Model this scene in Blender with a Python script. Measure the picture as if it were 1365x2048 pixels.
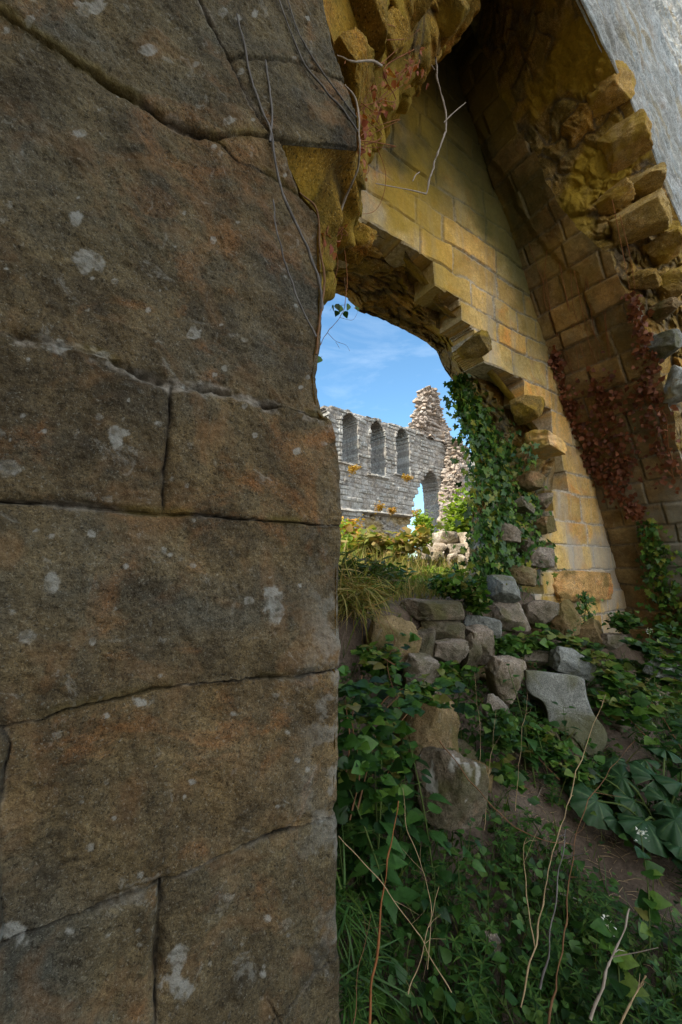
import bpy, math, random
import numpy as np
R = math.radians
rng = np.random.default_rng(7)
random.seed(7)
for _o in list(bpy.data.objects): bpy.data.objects.remove(_o)
SC = bpy.context.scene
COL = SC.collection

# ------------------------------------------------------------------ camera, sky, sun, exposure
CAMZ = 1.45
FPX = 800.0
PITCH = math.atan(116/FPX)
cam = bpy.data.objects.new('camera', bpy.data.cameras.new('camera'))
COL.objects.link(cam)
cam.location = (0, 0, CAMZ)
cam.rotation_euler = (math.pi/2+PITCH, 0, 0)
cam.data.sensor_fit = 'VERTICAL'
cam.data.sensor_height = 36
cam.data.lens = FPX/2048*36
cam.data.clip_start = 0.02
cam.data.clip_end = 3000
SC.camera = cam

SUN_AZ, SUN_EL = -134.5, 50.0
world = bpy.data.worlds.new('World')
SC.world = world
world.use_nodes = True
wn, wl = world.node_tree.nodes, world.node_tree.links
wn.clear()
w_out = wn.new('ShaderNodeOutputWorld'); w_bg = wn.new('ShaderNodeBackground')
w_sky = wn.new('ShaderNodeTexSky'); w_sky.sky_type = 'NISHITA'; w_sky.sun_disc = False
w_sky.sun_elevation = R(SUN_EL); w_sky.sun_rotation = R(SUN_AZ % 360)
w_sky.air_density = 1.15; w_sky.dust_density = 0.12; w_sky.ozone_density = 1.6
w_tc = wn.new('ShaderNodeTexCoord'); w_map = wn.new('ShaderNodeMapping')
w_map.inputs['Scale'].default_value = (1.6, 1.6, 7.0)
w_no = wn.new('ShaderNodeTexNoise'); w_no.inputs['Scale'].default_value = 1.7
w_no.inputs['Detail'].default_value = 7; w_no.inputs['Roughness'].default_value = 0.6
w_no.inputs['Distortion'].default_value = 0.5
w_rp = wn.new('ShaderNodeValToRGB')
w_rp.color_ramp.elements[0].position = 0.47; w_rp.color_ramp.elements[0].color = (0, 0, 0, 1)
w_rp.color_ramp.elements[1].position = 0.80; w_rp.color_ramp.elements[1].color = (.30, .30, .30, 1)
w_mx = wn.new('ShaderNodeMix'); w_mx.data_type = 'RGBA'
w_mx.inputs[7].default_value = (5.2, 5.9, 6.6, 1)
w_sep = wn.new('ShaderNodeSeparateXYZ'); wl.new(w_tc.outputs['Generated'], w_sep.inputs[0])
w_mr = wn.new('ShaderNodeMapRange'); w_mr.inputs['From Min'].default_value = .25; w_mr.inputs['From Max'].default_value = -.35
wl.new(w_sep.outputs['Y'], w_mr.inputs['Value'])          # bright cloud added behind the camera, out of view, to lift the shaded foreground
w_no2 = wn.new('ShaderNodeTexNoise'); w_no2.inputs['Scale'].default_value = 2.6; w_no2.inputs['Detail'].default_value = 6
wl.new(w_tc.outputs['Generated'], w_no2.inputs['Vector'])
w_rp2 = wn.new('ShaderNodeValToRGB'); w_rp2.color_ramp.elements[0].position = .38; w_rp2.color_ramp.elements[1].position = .56
wl.new(w_no2.outputs['Fac'], w_rp2.inputs['Fac'])
w_mu = wn.new('ShaderNodeMath'); w_mu.operation = 'MULTIPLY'
wl.new(w_mr.outputs[0], w_mu.inputs[0]); wl.new(w_rp2.outputs['Color'], w_mu.inputs[1])
w_mx2 = wn.new('ShaderNodeMix'); w_mx2.data_type = 'RGBA'; w_mx2.inputs[7].default_value = (12, 11.6, 11, 1)
wl.new(w_mu.outputs[0], w_mx2.inputs[0])
wl.new(w_tc.outputs['Generated'], w_map.inputs['Vector']); wl.new(w_map.outputs[0], w_no.inputs['Vector'])
wl.new(w_no.outputs['Fac'], w_rp.inputs['Fac']); wl.new(w_rp.outputs['Color'], w_mx.inputs[0])
w_ti = wn.new('ShaderNodeMix'); w_ti.data_type = 'RGBA'; w_ti.blend_type = 'MULTIPLY'; w_ti.inputs[0].default_value = 1.0; w_ti.inputs[7].default_value = (.70, .97, 1.04, 1)
wl.new(w_sky.outputs[0], w_ti.inputs[6]); wl.new(w_ti.outputs[2], w_mx.inputs[6]); wl.new(w_mx.outputs[2], w_mx2.inputs[6]); wl.new(w_mx2.outputs[2], w_bg.inputs['Color'])
w_bg.inputs['Strength'].default_value = 0.13
wl.new(w_bg.outputs[0], w_out.inputs['Surface'])

sun = bpy.data.objects.new('sun', bpy.data.lights.new('sun', 'SUN'))
COL.objects.link(sun)
sun.data.energy = 4.2; sun.data.angle = R(0.5); sun.data.color = (1.0, .90, .74)
sun.rotation_euler = (R(90-SUN_EL), 0, R(180-SUN_AZ))

SC.view_settings.view_transform = 'Standard'
SC.view_settings.look = 'None'
SC.view_settings.exposure = 0.95
SC.view_settings.gamma = 1.0
SC.cycles.max_bounces = 8
SC.cycles.diffuse_bounces = 4
SC.cycles.transparent_max_bounces = 8
SC.cycles.use_denoising = True
SC.cycles.denoising_prefilter = 'NONE'

# ------------------------------------------------------------------ geometry of the place: U runs along the walls, V into them
AZ = R(56.7)
UX = np.array([math.sin(AZ), math.cos(AZ), 0.0])
VX = np.array([-math.cos(AZ), math.sin(AZ), 0.0])
O3 = np.array([0, 0, CAMZ])
def uvz(u, v, z):
    u, v, z = np.broadcast_arrays(np.asarray(u, float), np.asarray(v, float), np.asarray(z, float))
    return u[..., None]*UX + v[..., None]*VX + np.stack([0*z, 0*z, z+CAMZ], -1)
def ray(px, py):
    x = (px-682.5)/FPX; y = (1024-py)/FPX
    return np.array([x, math.cos(PITCH)-y*math.sin(PITCH), math.sin(PITCH)+y*math.cos(PITCH)])
def pv(px, py, v):                                  # the (u, z) a sight line meets on the plane at depth v
    r = ray(px, py); t = v/(r@VX); q = r*t
    return np.array([q@UX, q[2]])
def pw(px, py, v):
    r = ray(px, py); return O3 + r*(v/(r@VX))
def pg(px, py, y):
    r = ray(px, py); return O3 + r*(y/r[1])
HZ = [-.9, -.25, .94, 2.0, 2.9, 3.43, 3.93, 4.4, 4.95]
HU = [4.80, 4.64, 4.24, 3.66, 3.27, 2.90, 2.63, 2.49, 2.44]
def ph(px, py, off=0.0):                            # hit on the curved right-hand vault side
    r = ray(px, py); t = np.linspace(.3, 12, 20000)[:, None]; q = r*t
    d = q@UX - np.interp(q[:, 2], HZ, HU) + off
    i = np.argmax(d > 0); return q[i]@UX, q[i]@VX, q[i][2]

# ------------------------------------------------------------------ noise
def _h(ix, iy, iz, s):
    n = (ix*73856093) ^ (iy*19349663) ^ (iz*83492791) ^ (s*2654435761 & 0x7fffffff)
    n = (n ^ (n >> 13)) * 1274126177 & 0x7fffffff
    n = (n ^ (n >> 16)) * 668265263 & 0x7fffffff
    return ((n ^ (n >> 15)) & 0xffffff)/float(0xffffff)
def vnoise(p, s=0):
    p = np.asarray(p, float); i = np.floor(p).astype(np.int64); f = p-i; f = f*f*(3-2*f)
    x, y, z = i[..., 0], i[..., 1], i[..., 2]; r = 0
    for a in (0, 1):
        for b in (0, 1):
            for c in (0, 1):
                w = (f[..., 0] if a else 1-f[..., 0])*(f[..., 1] if b else 1-f[..., 1])*(f[..., 2] if c else 1-f[..., 2])
                r = r + w*_h(x+a, y+b, z+c, s)
    return r*2-1
def fbm(p, s=0, o=4, g=.5):
    r = 0; a = 1.0; p = np.asarray(p, float)
    for k in range(o):
        r = r + a*vnoise(p*(2.03**k)+k*17.3, s+k); a *= g
    return r
def worley(p, s=0):                                 # F1, F2, cell id
    p = np.asarray(p, float); i = np.floor(p).astype(np.int64)
    f1 = np.full(p.shape[:-1], 9.0); f2 = f1.copy(); cid = np.zeros(p.shape[:-1])
    for a in (-1, 0, 1):
        for b in (-1, 0, 1):
            for c in (-1, 0, 1):
                x, y, z = i[..., 0]+a, i[..., 1]+b, i[..., 2]+c
                d = np.sqrt((x+_h(x, y, z, s)-p[..., 0])**2+(y+_h(x, y, z, s+1)-p[..., 1])**2+(z+_h(x, y, z, s+2)-p[..., 2])**2)
                idc = _h(x, y, z, s+3); n = d < f1
                f2 = np.where(n, f1, np.minimum(f2, d)); cid = np.where(n, idc, cid); f1 = np.where(n, d, f1)
    return f1, f2, cid
def sstep(a, b, x):
    t = np.clip((x-a)/(b-a), 0, 1); return t*t*(3-2*t)
def ashlar(a, b, ch, bl, seed):                     # distance to nearest joint, block id, block centre
    r = np.random.default_rng(seed); a0, a1, b0, b1 = a.min(), a.max(), b.min(), b.max()
    hs = [b0-.01]
    while hs[-1] < b1+.01: hs.append(hs[-1]+ch*r.uniform(.75, 1.25))
    hs = np.array(hs); k = np.clip(np.searchsorted(hs, b, 'right')-1, 0, len(hs)-2)
    d = np.minimum(b-hs[k], hs[k+1]-b); idb = np.zeros(a.shape); ca = np.zeros(a.shape); cb = (hs[k]+hs[k+1])/2
    for q in range(len(hs)-1):
        js = [a0-r.uniform(.02, bl)]
        while js[-1] < a1+.01: js.append(js[-1]+bl*r.uniform(.6, 1.45))
        js = np.array(js); m = k == q
        if not m.any(): continue
        am = a[m]; j = np.clip(np.searchsorted(js, am, 'right')-1, 0, len(js)-2)
        d[m] = np.minimum(d[m], np.minimum(am-js[j], js[j+1]-am)); ca[m] = (js[j]+js[j+1])/2
        idb[m] = _h(j, np.full_like(j, q), np.full_like(j, seed), 5)
    return d, idb, ca, cb

# ------------------------------------------------------------------ object helpers
def tag(o, label, cat, group=None, kind=None):
    if label: o['label'] = label
    if cat: o['category'] = cat
    if group: o['group'] = group
    if kind: o['kind'] = kind
    elif cat: o['kind'] = 'thing'
    return o
def thing(name, label, cat, loc=(0, 0, 0), group=None, rz=0):
    o = bpy.data.objects.new(name, None); COL.objects.link(o); o.empty_display_size = .1
    o.location = loc; o.rotation_euler = (0, 0, rz); bpy.context.view_layer.update()
    return tag(o, label, cat, group)
def mesh_np(name, verts, faces, mat, parent=None, attrs=None, smooth=True, origin=None, local=False):
    """one mesh object; faces is an (n,3|4) array or a list of index tuples; verts are world points unless local"""
    verts = np.asarray(verts, float).reshape(-1, 3)
    off = np.zeros(3)
    if not local:
        if parent is not None:
            pp = parent
            while pp is not None: off = off+np.array(pp.location); pp = pp.parent
        elif origin is not None: off = np.array(origin, float)
    me = bpy.data.meshes.new(name)
    me.vertices.add(len(verts)); me.vertices.foreach_set('co', (verts-off).astype(np.float32).ravel())
    if isinstance(faces, np.ndarray):
        nf, k = faces.shape; idx = faces.astype(np.int32).ravel(); starts = np.arange(nf, dtype=np.int32)*k
    else:
        nf = len(faces); idx = np.array([i for f in faces for i in f], np.int32)
        starts = np.concatenate([[0], np.cumsum([len(f) for f in faces])[:-1]]).astype(np.int32)
    me.loops.add(len(idx)); me.loops.foreach_set('vertex_index', idx)
    me.polygons.add(nf); me.polygons.foreach_set('loop_start', starts)
    me.update(calc_edges=True); me.validate()
    me.polygons.foreach_set('use_smooth', np.full(len(me.polygons), bool(smooth)))
    for k, a in (attrs or {}).items():
        at = me.attributes.new(k, 'FLOAT', 'POINT'); at.data.foreach_set('value', np.asarray(a, np.float32).ravel())
    me.materials.append(mat)
    o = bpy.data.objects.new(name, me); COL.objects.link(o)
    if parent is not None: o.parent = parent
    elif origin is not None: o.location = origin
    return o
def quads(r, c):
    i = np.arange(r*c).reshape(r, c)
    return np.stack([i[:-1, :-1], i[:-1, 1:], i[1:, 1:], i[1:, :-1]], -1).reshape(-1, 4)
def compact(verts, faces, attrs):
    used = np.unique(faces); m = np.full(len(verts), -1); m[used] = np.arange(len(used))
    return verts[used], m[faces], {k: np.asarray(a).ravel()[used] for k, a in attrs.items()}
def grid(name, P, mat, parent=None, attrs=None, mask=None, smooth=True, origin=None, flip=False):
    r, c = P.shape[:2]; F = quads(r, c); V = P.reshape(-1, 3); A = {k: np.asarray(a).ravel() for k, a in (attrs or {}).items()}
    if flip: F = F[:, ::-1]
    if mask is not None:
        F = F[mask.ravel()]
        V, F, A = compact(V, F, A)
    return mesh_np(name, V, F, mat, parent, A, smooth, origin)
def slab_from_mask(P, back, mask):
    """faces of a wall cut by a cell mask: front grid P, its back copy, and the edge faces round every hole"""
    r, c = P.shape[:2]; n = r*c; F = quads(r, c).reshape(r-1, c-1, 4); idx = np.arange(n).reshape(r, c)
    fr = F[mask]; bk = fr[:, ::-1]+n; side = []
    m = np.pad(mask, 1)
    for (dr, dc, e) in ((0, -1, (0, 3)), (0, 1, (2, 1)), (-1, 0, (1, 0)), (1, 0, (3, 2))):
        nb = m[1+dr:r+dr, 1+dc:c+dc]; s = F[mask & ~nb]
        side.append(np.stack([s[:, e[0]], s[:, e[1]], s[:, e[1]]+n, s[:, e[0]]+n], -1))
    return np.concatenate([P.reshape(-1, 3), back.reshape(-1, 3)]), np.concatenate([fr, bk]+side)
def smooth_line(pts, k=6):
    p = np.asarray(pts, float)
    if len(p) < 3:
        t = np.linspace(0, 1, k+1)[:, None]; return p[0]*(1-t)+p[-1]*t
    q = np.concatenate([[2*p[0]-p[1]], p, [2*p[-1]-p[-2]]]); out = []
    for i in range(len(p)-1):
        a, b, c, d = q[i:i+4]
        for t in np.arange(k)/k:
            out.append(.5*((2*b)+(c-a)*t+(2*a-5*b+4*c-d)*t*t+(3*b-a-3*c+d)*t**3))
    out.append(p[-1]); return np.array(out)
def tube_arrays(line, r0, r1, n=6, wob=0.0, seed=0):
    L = np.asarray(line, float); m = len(L); T = np.gradient(L, axis=0); T /= np.linalg.norm(T, axis=1)[:, None]+1e-9
    ref = np.array([.31, .17, .93]); A = np.cross(T, ref); A /= np.linalg.norm(A, axis=1)[:, None]+1e-9; B = np.cross(T, A)
    rad = np.linspace(r0, r1, m)
    if wob: rad = rad*(1+wob*vnoise(np.stack([np.arange(m)*.9, np.zeros(m), np.zeros(m)], -1), seed))
    th = np.arange(n)*2*math.pi/n
    V = L[:, None]+rad[:, None, None]*(np.cos(th)[None, :, None]*A[:, None]+np.sin(th)[None, :, None]*B[:, None])
    i = np.arange(m*n).reshape(m, n); j = np.roll(i, -1, 1)
    F = np.stack([i[:-1], j[:-1], j[1:], i[1:]], -1).reshape(-1, 4)
    return V.reshape(-1, 3), F
class Soup:                                          # gathers pieces of ONE part's mesh
    def __init__(s): s.V = []; s.F = []; s.A = []; s.n = 0
    def add(s, V, F, tone=0.5):
        V = np.asarray(V).reshape(-1, 3); s.V.append(V); s.A.append(np.broadcast_to(np.asarray(tone, float), (len(V),)))
        s.F.append([tuple(f) for f in (np.asarray(F)+s.n)] if isinstance(F, np.ndarray) else [tuple(i+s.n for i in f) for f in F]); s.n += len(V)
    def build(s, name, mat, parent=None, smooth=True, origin=None, local=False):
        return mesh_np(name, np.concatenate(s.V), [f for q in s.F for f in q], mat, parent, {'tone': np.concatenate(s.A)}, smooth, origin, local)
def frames(dirs, ups):
    d = dirs/(np.linalg.norm(dirs, axis=1)[:, None]+1e-9); x = np.cross(d, ups); x /= np.linalg.norm(x, axis=1)[:, None]+1e-9
    n = np.cross(x, d); return np.stack([x, d, n], -1)   # columns: across, along, normal
def scatter(name, tv, tf, pos, M, size, mat, parent=None, tone=None, origin=None, local=False, smooth=True):
    """many copies of one small leaf in ONE mesh: tv template (n,3) across/along/normal, tf faces (k,4|3)"""
    pos = np.asarray(pos, float); n = len(pos); tv = np.asarray(tv); tf = np.asarray(tf)
    size = np.broadcast_to(np.asarray(size, float), (n,))
    V = np.einsum('nij,kj->nki', M, tv)*size[:, None, None]+pos[:, None]
    F = (tf[None]+(np.arange(n)*len(tv))[:, None, None]).reshape(-1, tf.shape[1])
    if tone is None: tone = rng.random(n)
    return mesh_np(name, V, F, mat, parent, {'tone': np.repeat(tone, len(tv))}, smooth, origin, local)
def copy_tree(o, parent=None):
    c = o.copy(); COL.objects.link(c)
    if parent is not None: c.parent = parent
    for ch in [x for x in bpy.data.objects if x.parent == o]: copy_tree(ch, c)
    return c

# ------------------------------------------------------------------ materials
class NT:
    def __init__(s, name):
        s.m = bpy.data.materials.new(name); s.m.use_nodes = True; s.t = s.m.node_tree; s.t.nodes.clear()
        s.out = s.n('ShaderNodeOutputMaterial'); s.b = s.n('ShaderNodeBsdfPrincipled')
        s.b.inputs['Specular IOR Level'].default_value = .2; s.b.inputs['Roughness'].default_value = .9
        s.l(s.b.outputs[0], s.out.inputs[0]); s.co = s.n('ShaderNodeTexCoord').outputs['Object']
    def n(s, t): return s.t.nodes.new(t)
    def l(s, a, b): s.t.links.new(a, b)
    def set(s, inp, v):
        if hasattr(v, 'is_output'): s.l(v, inp)
        else: inp.default_value = v
    def noise(s, sc, det=5, rough=.55, stretch=None, dist=0.0, co=None):
        q = s.n('ShaderNodeTexNoise'); q.inputs['Scale'].default_value = sc; q.inputs['Detail'].default_value = det
        q.inputs['Roughness'].default_value = rough; q.inputs['Distortion'].default_value = dist; c = co or s.co
        if stretch:
            mp = s.n('ShaderNodeMapping'); mp.inputs['Scale'].default_value = stretch[0]; mp.inputs['Rotation'].default_value = stretch[1]
            s.l(c, mp.inputs[0]); c = mp.outputs[0]
        s.l(c, q.inputs['Vector']); return q.outputs['Fac']
    def ramp(s, f, *st):
        q = s.n('ShaderNodeValToRGB'); e = q.color_ramp.elements
        while len(e) < len(st): e.new(.5)
        for k, (p, c) in enumerate(st):
            e[k].position = p; e[k].color = (c, c, c, 1) if isinstance(c, (int, float)) else tuple(c)+(1,)
        s.l(f, q.inputs[0]); return q.outputs[0]
    def mix(s, f, a, b, mode='MIX'):
        q = s.n('ShaderNodeMix'); q.data_type = 'RGBA'; q.blend_type = mode
        fx = lambda v: v if hasattr(v, 'is_output') else (tuple(v)+(1,) if len(v) == 3 else v)
        s.set(q.inputs[0], f); s.set(q.inputs[6], fx(a)); s.set(q.inputs[7], fx(b)); return q.outputs[2]
    def math(s, op, a, b=0.0, c=None):
        q = s.n('ShaderNodeMath'); q.operation = op; s.set(q.inputs[0], a); s.set(q.inputs[1], b)
        if c is not None: s.set(q.inputs[2], c)
        return q.outputs[0]
    def attr(s, nm):
        q = s.n('ShaderNodeAttribute'); q.attribute_name = nm; return q.outputs['Fac']
    def bump(s, h, strength, dist, prev=None):
        q = s.n('ShaderNodeBump'); q.inputs['Strength'].default_value = strength; q.inputs['Distance'].default_value = dist
        s.l(h, q.inputs['Height'])
        if prev is not None: s.l(prev, q.inputs['Normal'])
        return q.outputs[0]
def stone(name, c1, c2, c3, stain, stain_amt=.5, mortar=(.30, .28, .25), lichen=(.34, .36, .34), grain=170, spots=.5, moss=None, bumpd=.006, streak=None, blocktone=.5, grit=.4, ochre=.3, gmix=.85, mossc=((.04, .045, .012), (.12, .115, .03))):
    s = NT(name)
    n1 = s.noise(2.6, 9, .62, dist=.4); base = s.ramp(n1, (.30, c1), (.48, c2), (.68, c3))
    n2 = s.noise(7.5, 8, .7); base = s.mix(s.ramp(n2, (.40, 0), (.62, .75)), base, s.mix(.5, c1, tuple(x*.62 for x in c1)))
    n3 = s.noise(3.4, 6, .65, co=s.co, dist=1.2); base = s.mix(s.math('MULTIPLY', s.ramp(n3, (.54, 0), (.70, 1)), stain_amt), base, stain)
    tn = s.attr('tone'); base = s.mix(blocktone, base, s.ramp(tn, (0, (.62, .60, .60)), (.35, (1.0, .93, .86)), (.7, (.86, .92, .95)), (1, (1.30, 1.12, .90))), 'MULTIPLY')
    g = s.noise(grain, 4, .75); base = s.mix(gmix, base, s.ramp(g, (.28, .38), (.5, 1.0), (.72, 1.75)), 'MULTIPLY')
    g2 = s.noise(grain*.28, 5, .7); base = s.mix(.6, base, s.ramp(g2, (.3, .55), (.5, 1.0), (.75, 1.5)), 'MULTIPLY')
    sp = s.noise(grain*.95, 3, .6); base = s.mix(s.math('MULTIPLY', s.ramp(sp, (.60, 0), (.66, 1)), grit), base, tuple(min(1, x*2.3+.05) for x in c3))
    pt = s.noise(grain*.72, 3, .65, dist=.4); base = s.mix(s.math('MULTIPLY', s.ramp(pt, (.36, 1), (.43, 0)), min(1, grit*1.5)), base, tuple(x*.25 for x in c1))
    n8 = s.noise(6.5, 5, .6, dist=.8); base = s.mix(s.math('MULTIPLY', s.ramp(n8, (.52, 0), (.72, .9)), ochre), base, tuple(min(1, a*.55+b*.75) for a, b in zip(c2, stain)))
    if streak:
        n5 = s.noise(1.0, 6, .6, stretch=((6, 6, .55), (0, 0, 0))); base = s.mix(s.math('MULTIPLY', s.ramp(n5, (.48, 0), (.68, 1)), streak[1]), base, streak[0])
    if spots:
        n6 = s.noise(16, 6, .7, dist=.8); base = s.mix(s.math('MULTIPLY', s.ramp(n6, (.60, 0), (.66, 1)), spots), base, lichen)
    if moss:
        n7 = s.noise(4.5, 7, .7); base = s.mix(s.math('MULTIPLY', s.ramp(n7, (.42, 0), (.60, 1)), moss[1]), base, moss[0])
    base = s.mix(s.attr('joint'), base, s.mix(s.ramp(s.noise(38, 5, .7), (.35, 0), (.65, 1)), tuple(x*.28 for x in mortar), mortar))
    base = s.mix(s.attr('gap'), base, (.012, .010, .007))
    base = s.mix(s.attr('lichen'), base, s.mix(s.noise(60, 5, .7), tuple(x*.6 for x in lichen), lichen))
    base = s.mix(s.attr('algae_shade'), base, s.mix(s.noise(20, 5, .7), (.026, .028, .008), (.085, .082, .018)))  # green-black growth that also carries painted shade for the recess top
    base = s.mix(s.attr('moss'), base, s.mix(s.noise(45, 5, .7), *mossc))
    s.l(base, s.b.inputs['Base Color'])
    b1 = s.bump(g, .85, bumpd*.5); b2 = s.bump(g2, .6, bumpd, b1); b3 = s.bump(n2, .5, bumpd*4, s.bump(pt, .5, bumpd, b2))
    s.l(b3, s.b.inputs['Normal']); return s.m
def leafmat(name, cols, trans=.35, rough=.5, vein=0):
    s = NT(name); t = s.attr('tone')
    c = s.ramp(t, *[(k/(len(cols)-1), q) for k, q in enumerate(cols)])
    c = s.mix(.6, c, s.ramp(s.noise(60, 3, .6), (.3, .6), (.7, 1.35)), 'MULTIPLY')
    s.l(c, s.b.inputs['Base Color']); s.b.inputs['Roughness'].default_value = rough; s.b.inputs['Specular IOR Level'].default_value = .3
    if vein:
        s.l(s.bump(s.noise(vein, 3, .5), .5, .004), s.b.inputs['Normal'])
    if trans:
        tr = s.n('ShaderNodeBsdfTranslucent'); s.l(s.mix(1.0, c, (1.25, 1.3, .55), 'MULTIPLY'), tr.inputs[0])
        mx = s.n('ShaderNodeMixShader'); mx.inputs[0].default_value = trans
        s.l(s.b.outputs[0], mx.inputs[1]); s.l(tr.outputs[0], mx.inputs[2]); s.l(mx.outputs[0], s.out.inputs[0])
    return s.m
def barkmat(name, a, b, sc=60):
    s = NT(name); n = s.noise(sc, 5, .7, stretch=((1, 1, .25), (0, 0, 0)))
    c = s.mix(.5, s.ramp(n, (.3, a), (.7, b)), s.ramp(s.attr('tone'), (0, .6), (1, 1.4)), 'MULTIPLY'); s.l(c, s.b.inputs['Base Color'])
    s.l(s.bump(n, .6, .002), s.b.inputs['Normal']); return s.m

M = {}
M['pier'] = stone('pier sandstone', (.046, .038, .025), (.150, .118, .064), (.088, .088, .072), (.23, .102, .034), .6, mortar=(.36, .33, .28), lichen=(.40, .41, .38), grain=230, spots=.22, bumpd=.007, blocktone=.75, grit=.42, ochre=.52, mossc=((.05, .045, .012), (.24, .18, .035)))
M['soffit'] = stone('soffit sandstone', (.26, .145, .020), (.42, .245, .032), (.28, .20, .055), (.38, .12, .020), .6, mortar=(.12, .09, .05), grain=150, spots=.12, moss=((.10, .085, .014), .6), bumpd=.014, grit=.7, mossc=((.15, .11, .014), (.54, .36, .036)))
M['wall'] = stone('back wall ashlar', (.56, .37, .115), (.72, .52, .20), (.60, .47, .26), (.68, .30, .07), .6, mortar=(.66, .60, .50), lichen=(.46, .45, .42), grain=150, spots=.25, bumpd=.006, streak=((.42, .41, .37), .55), blocktone=1.0, mossc=((.15, .11, .014), (.54, .36, .036)), grit=.15, gmix=.45)
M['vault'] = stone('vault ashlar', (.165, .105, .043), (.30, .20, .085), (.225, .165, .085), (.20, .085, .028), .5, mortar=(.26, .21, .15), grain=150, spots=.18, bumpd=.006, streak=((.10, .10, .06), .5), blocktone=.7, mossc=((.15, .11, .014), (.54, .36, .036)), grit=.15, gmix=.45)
M['rubble'] = stone('rubble core', (.24, .15, .032), (.38, .25, .060), (.38, .31, .20), (.42, .19, .03), .55, mortar=(.17, .14, .10), grain=130, spots=.2, moss=((.07, .06, .018), .6), bumpd=.010, blocktone=.9, mossc=((.15, .11, .014), (.54, .36, .036)))
M['voussoir'] = stone('arch stone', (.34, .21, .055), (.48, .33, .11), (.42, .35, .23), (.50, .25, .045), .6, grain=150, spots=.3, moss=((.16, .12, .03), .4), bumpd=.008, mossc=((.15, .11, .014), (.54, .36, .036)))
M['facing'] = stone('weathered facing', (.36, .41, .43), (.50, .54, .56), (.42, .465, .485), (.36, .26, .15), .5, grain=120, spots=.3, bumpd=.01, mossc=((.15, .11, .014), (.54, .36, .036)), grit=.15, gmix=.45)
M['abbey'] = stone('abbey masonry', (.23, .235, .23), (.38, .372, .355), (.31, .31, .30), (.42, .36, .24), .4, mortar=(.30, .28, .25), lichen=(.52, .53, .52), grain=14, spots=.45, bumpd=.03, blocktone=.9, mossc=((.15, .11, .014), (.54, .36, .036)), streak=((.11, .11, .11), .45))
M['stump'] = stone('sunlit rubble', (.31, .27, .245), (.44, .39, .35), (.40, .365, .34), (.40, .31, .23), .4, mortar=(.20, .16, .12), grain=14, spots=.4, bumpd=.03, blocktone=.9)
M['rock'] = stone('fallen stone', (.105, .088, .066), (.19, .16, .125), (.165, .15, .125), (.23, .13, .07), .5, lichen=(.40, .40, .37), grain=150, spots=.35, moss=((.045, .05, .016), .6), bumpd=.008)
M['rock_warm'] = stone('warm fallen stone', (.17, .115, .055), (.27, .195, .10), (.23, .185, .125), (.31, .15, .065), .5, grain=150, spots=.3, moss=((.08, .075, .025), .35), bumpd=.008)
M['rock_pale'] = stone('pale fallen stone', (.19, .16, .135), (.32, .275, .235), (.27, .25, .22), (.33, .20, .14), .5, lichen=(.55, .55, .52), grain=150, spots=.4, moss=((.06, .06, .025), .5), bumpd=.008)
M['footing'] = stone('orange footing stone', (.42, .26, .10), (.58, .38, .16), (.48, .36, .22), (.60, .17, .06), .9, grain=120, spots=.3, bumpd=.012)
M['low_wall'] = stone('pale wall stone', (.36, .30, .24), (.52, .45, .37), (.46, .41, .35), (.48, .34, .22), .4, lichen=(.60, .58, .52), grain=60, spots=.3, bumpd=.01)
M['carved'] = stone('grey carved stone', (.15, .165, .16), (.23, .245, .235), (.20, .215, .205), (.12, .13, .09), .5, lichen=(.42, .43, .40), grain=190, spots=.3, bumpd=.005)
M['nettle'] = leafmat('nettle leaf', [(.012, .042, .012), (.028, .085, .018), (.06, .15, .030)], .3, .5, 90)
M['bramble'] = leafmat('bramble leaf', [(.010, .034, .008), (.026, .078, .012), (.055, .14, .020), (.12, .22, .035), (.16, .15, .04)], .35, .42, 80)
M['ivy'] = leafmat('ivy leaf', [(.024, .068, .018), (.048, .125, .026), (.10, .20, .032), (.22, .22, .03)], .25, .35)
M['dead'] = leafmat('dead creeper leaf', [(.085, .028, .016), (.17, .055, .026), (.26, .10, .05)], .25, .6)
M['rust'] = leafmat('rusty creeper leaf', [(.22, .05, .02), (.32, .09, .02), (.30, .16, .04)], .25, .6)
M['fern'] = leafmat('feathery leaf', [(.030, .055, .014), (.045, .090, .018), (.085, .11, .03), (.13, .085, .035)], .35, .55)
M['dock'] = leafmat('broad leaf', [(.014, .048, .016), (.026, .075, .024), (.075, .13, .05)], .2, .5, 45)
M['grass'] = leafmat('grass blade', [(.030, .070, .014), (.050, .11, .020), (.10, .14, .030), (.22, .19, .08)], .35, .55)
M['cover'] = leafmat('ground cover leaf', [(.016, .045, .012), (.030, .085, .018), (.055, .135, .026), (.10, .17, .035)], .3, .5)
M['sunbush'] = leafmat('bush leaf', [(.12, .20, .022), (.20, .30, .032), (.30, .38, .055)], .45, .5)
M['tallgrass'] = leafmat('tall grass', [(.09, .15, .025), (.19, .21, .04), (.36, .29, .11), (.30, .17, .055)], .4, .6)
M['tuft'] = leafmat('yellow tuft', [(.28, .20, .035), (.48, .30, .05), (.42, .20, .04)], .35, .6)
M['white'] = leafmat('white petal', [(.6, .62, .58), (.75, .76, .72)], .3, .6)
M['greybark'] = barkmat('grey bark', (.07, .066, .064), (.19, .18, .175))
M['palebark'] = barkmat('pale bark', (.22, .185, .15), (.40, .35, .30))
M['brownbark'] = barkmat('brown bark', (.10, .055, .03), (.22, .12, .06))
M['redbark'] = barkmat('reddish bark', (.16, .06, .025), (.30, .13, .05))
M['tan'] = barkmat('dry stalk', (.25, .18, .10), (.42, .32, .19))
M['stem'] = barkmat('green stem', (.045, .08, .02), (.08, .11, .03))
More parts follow.
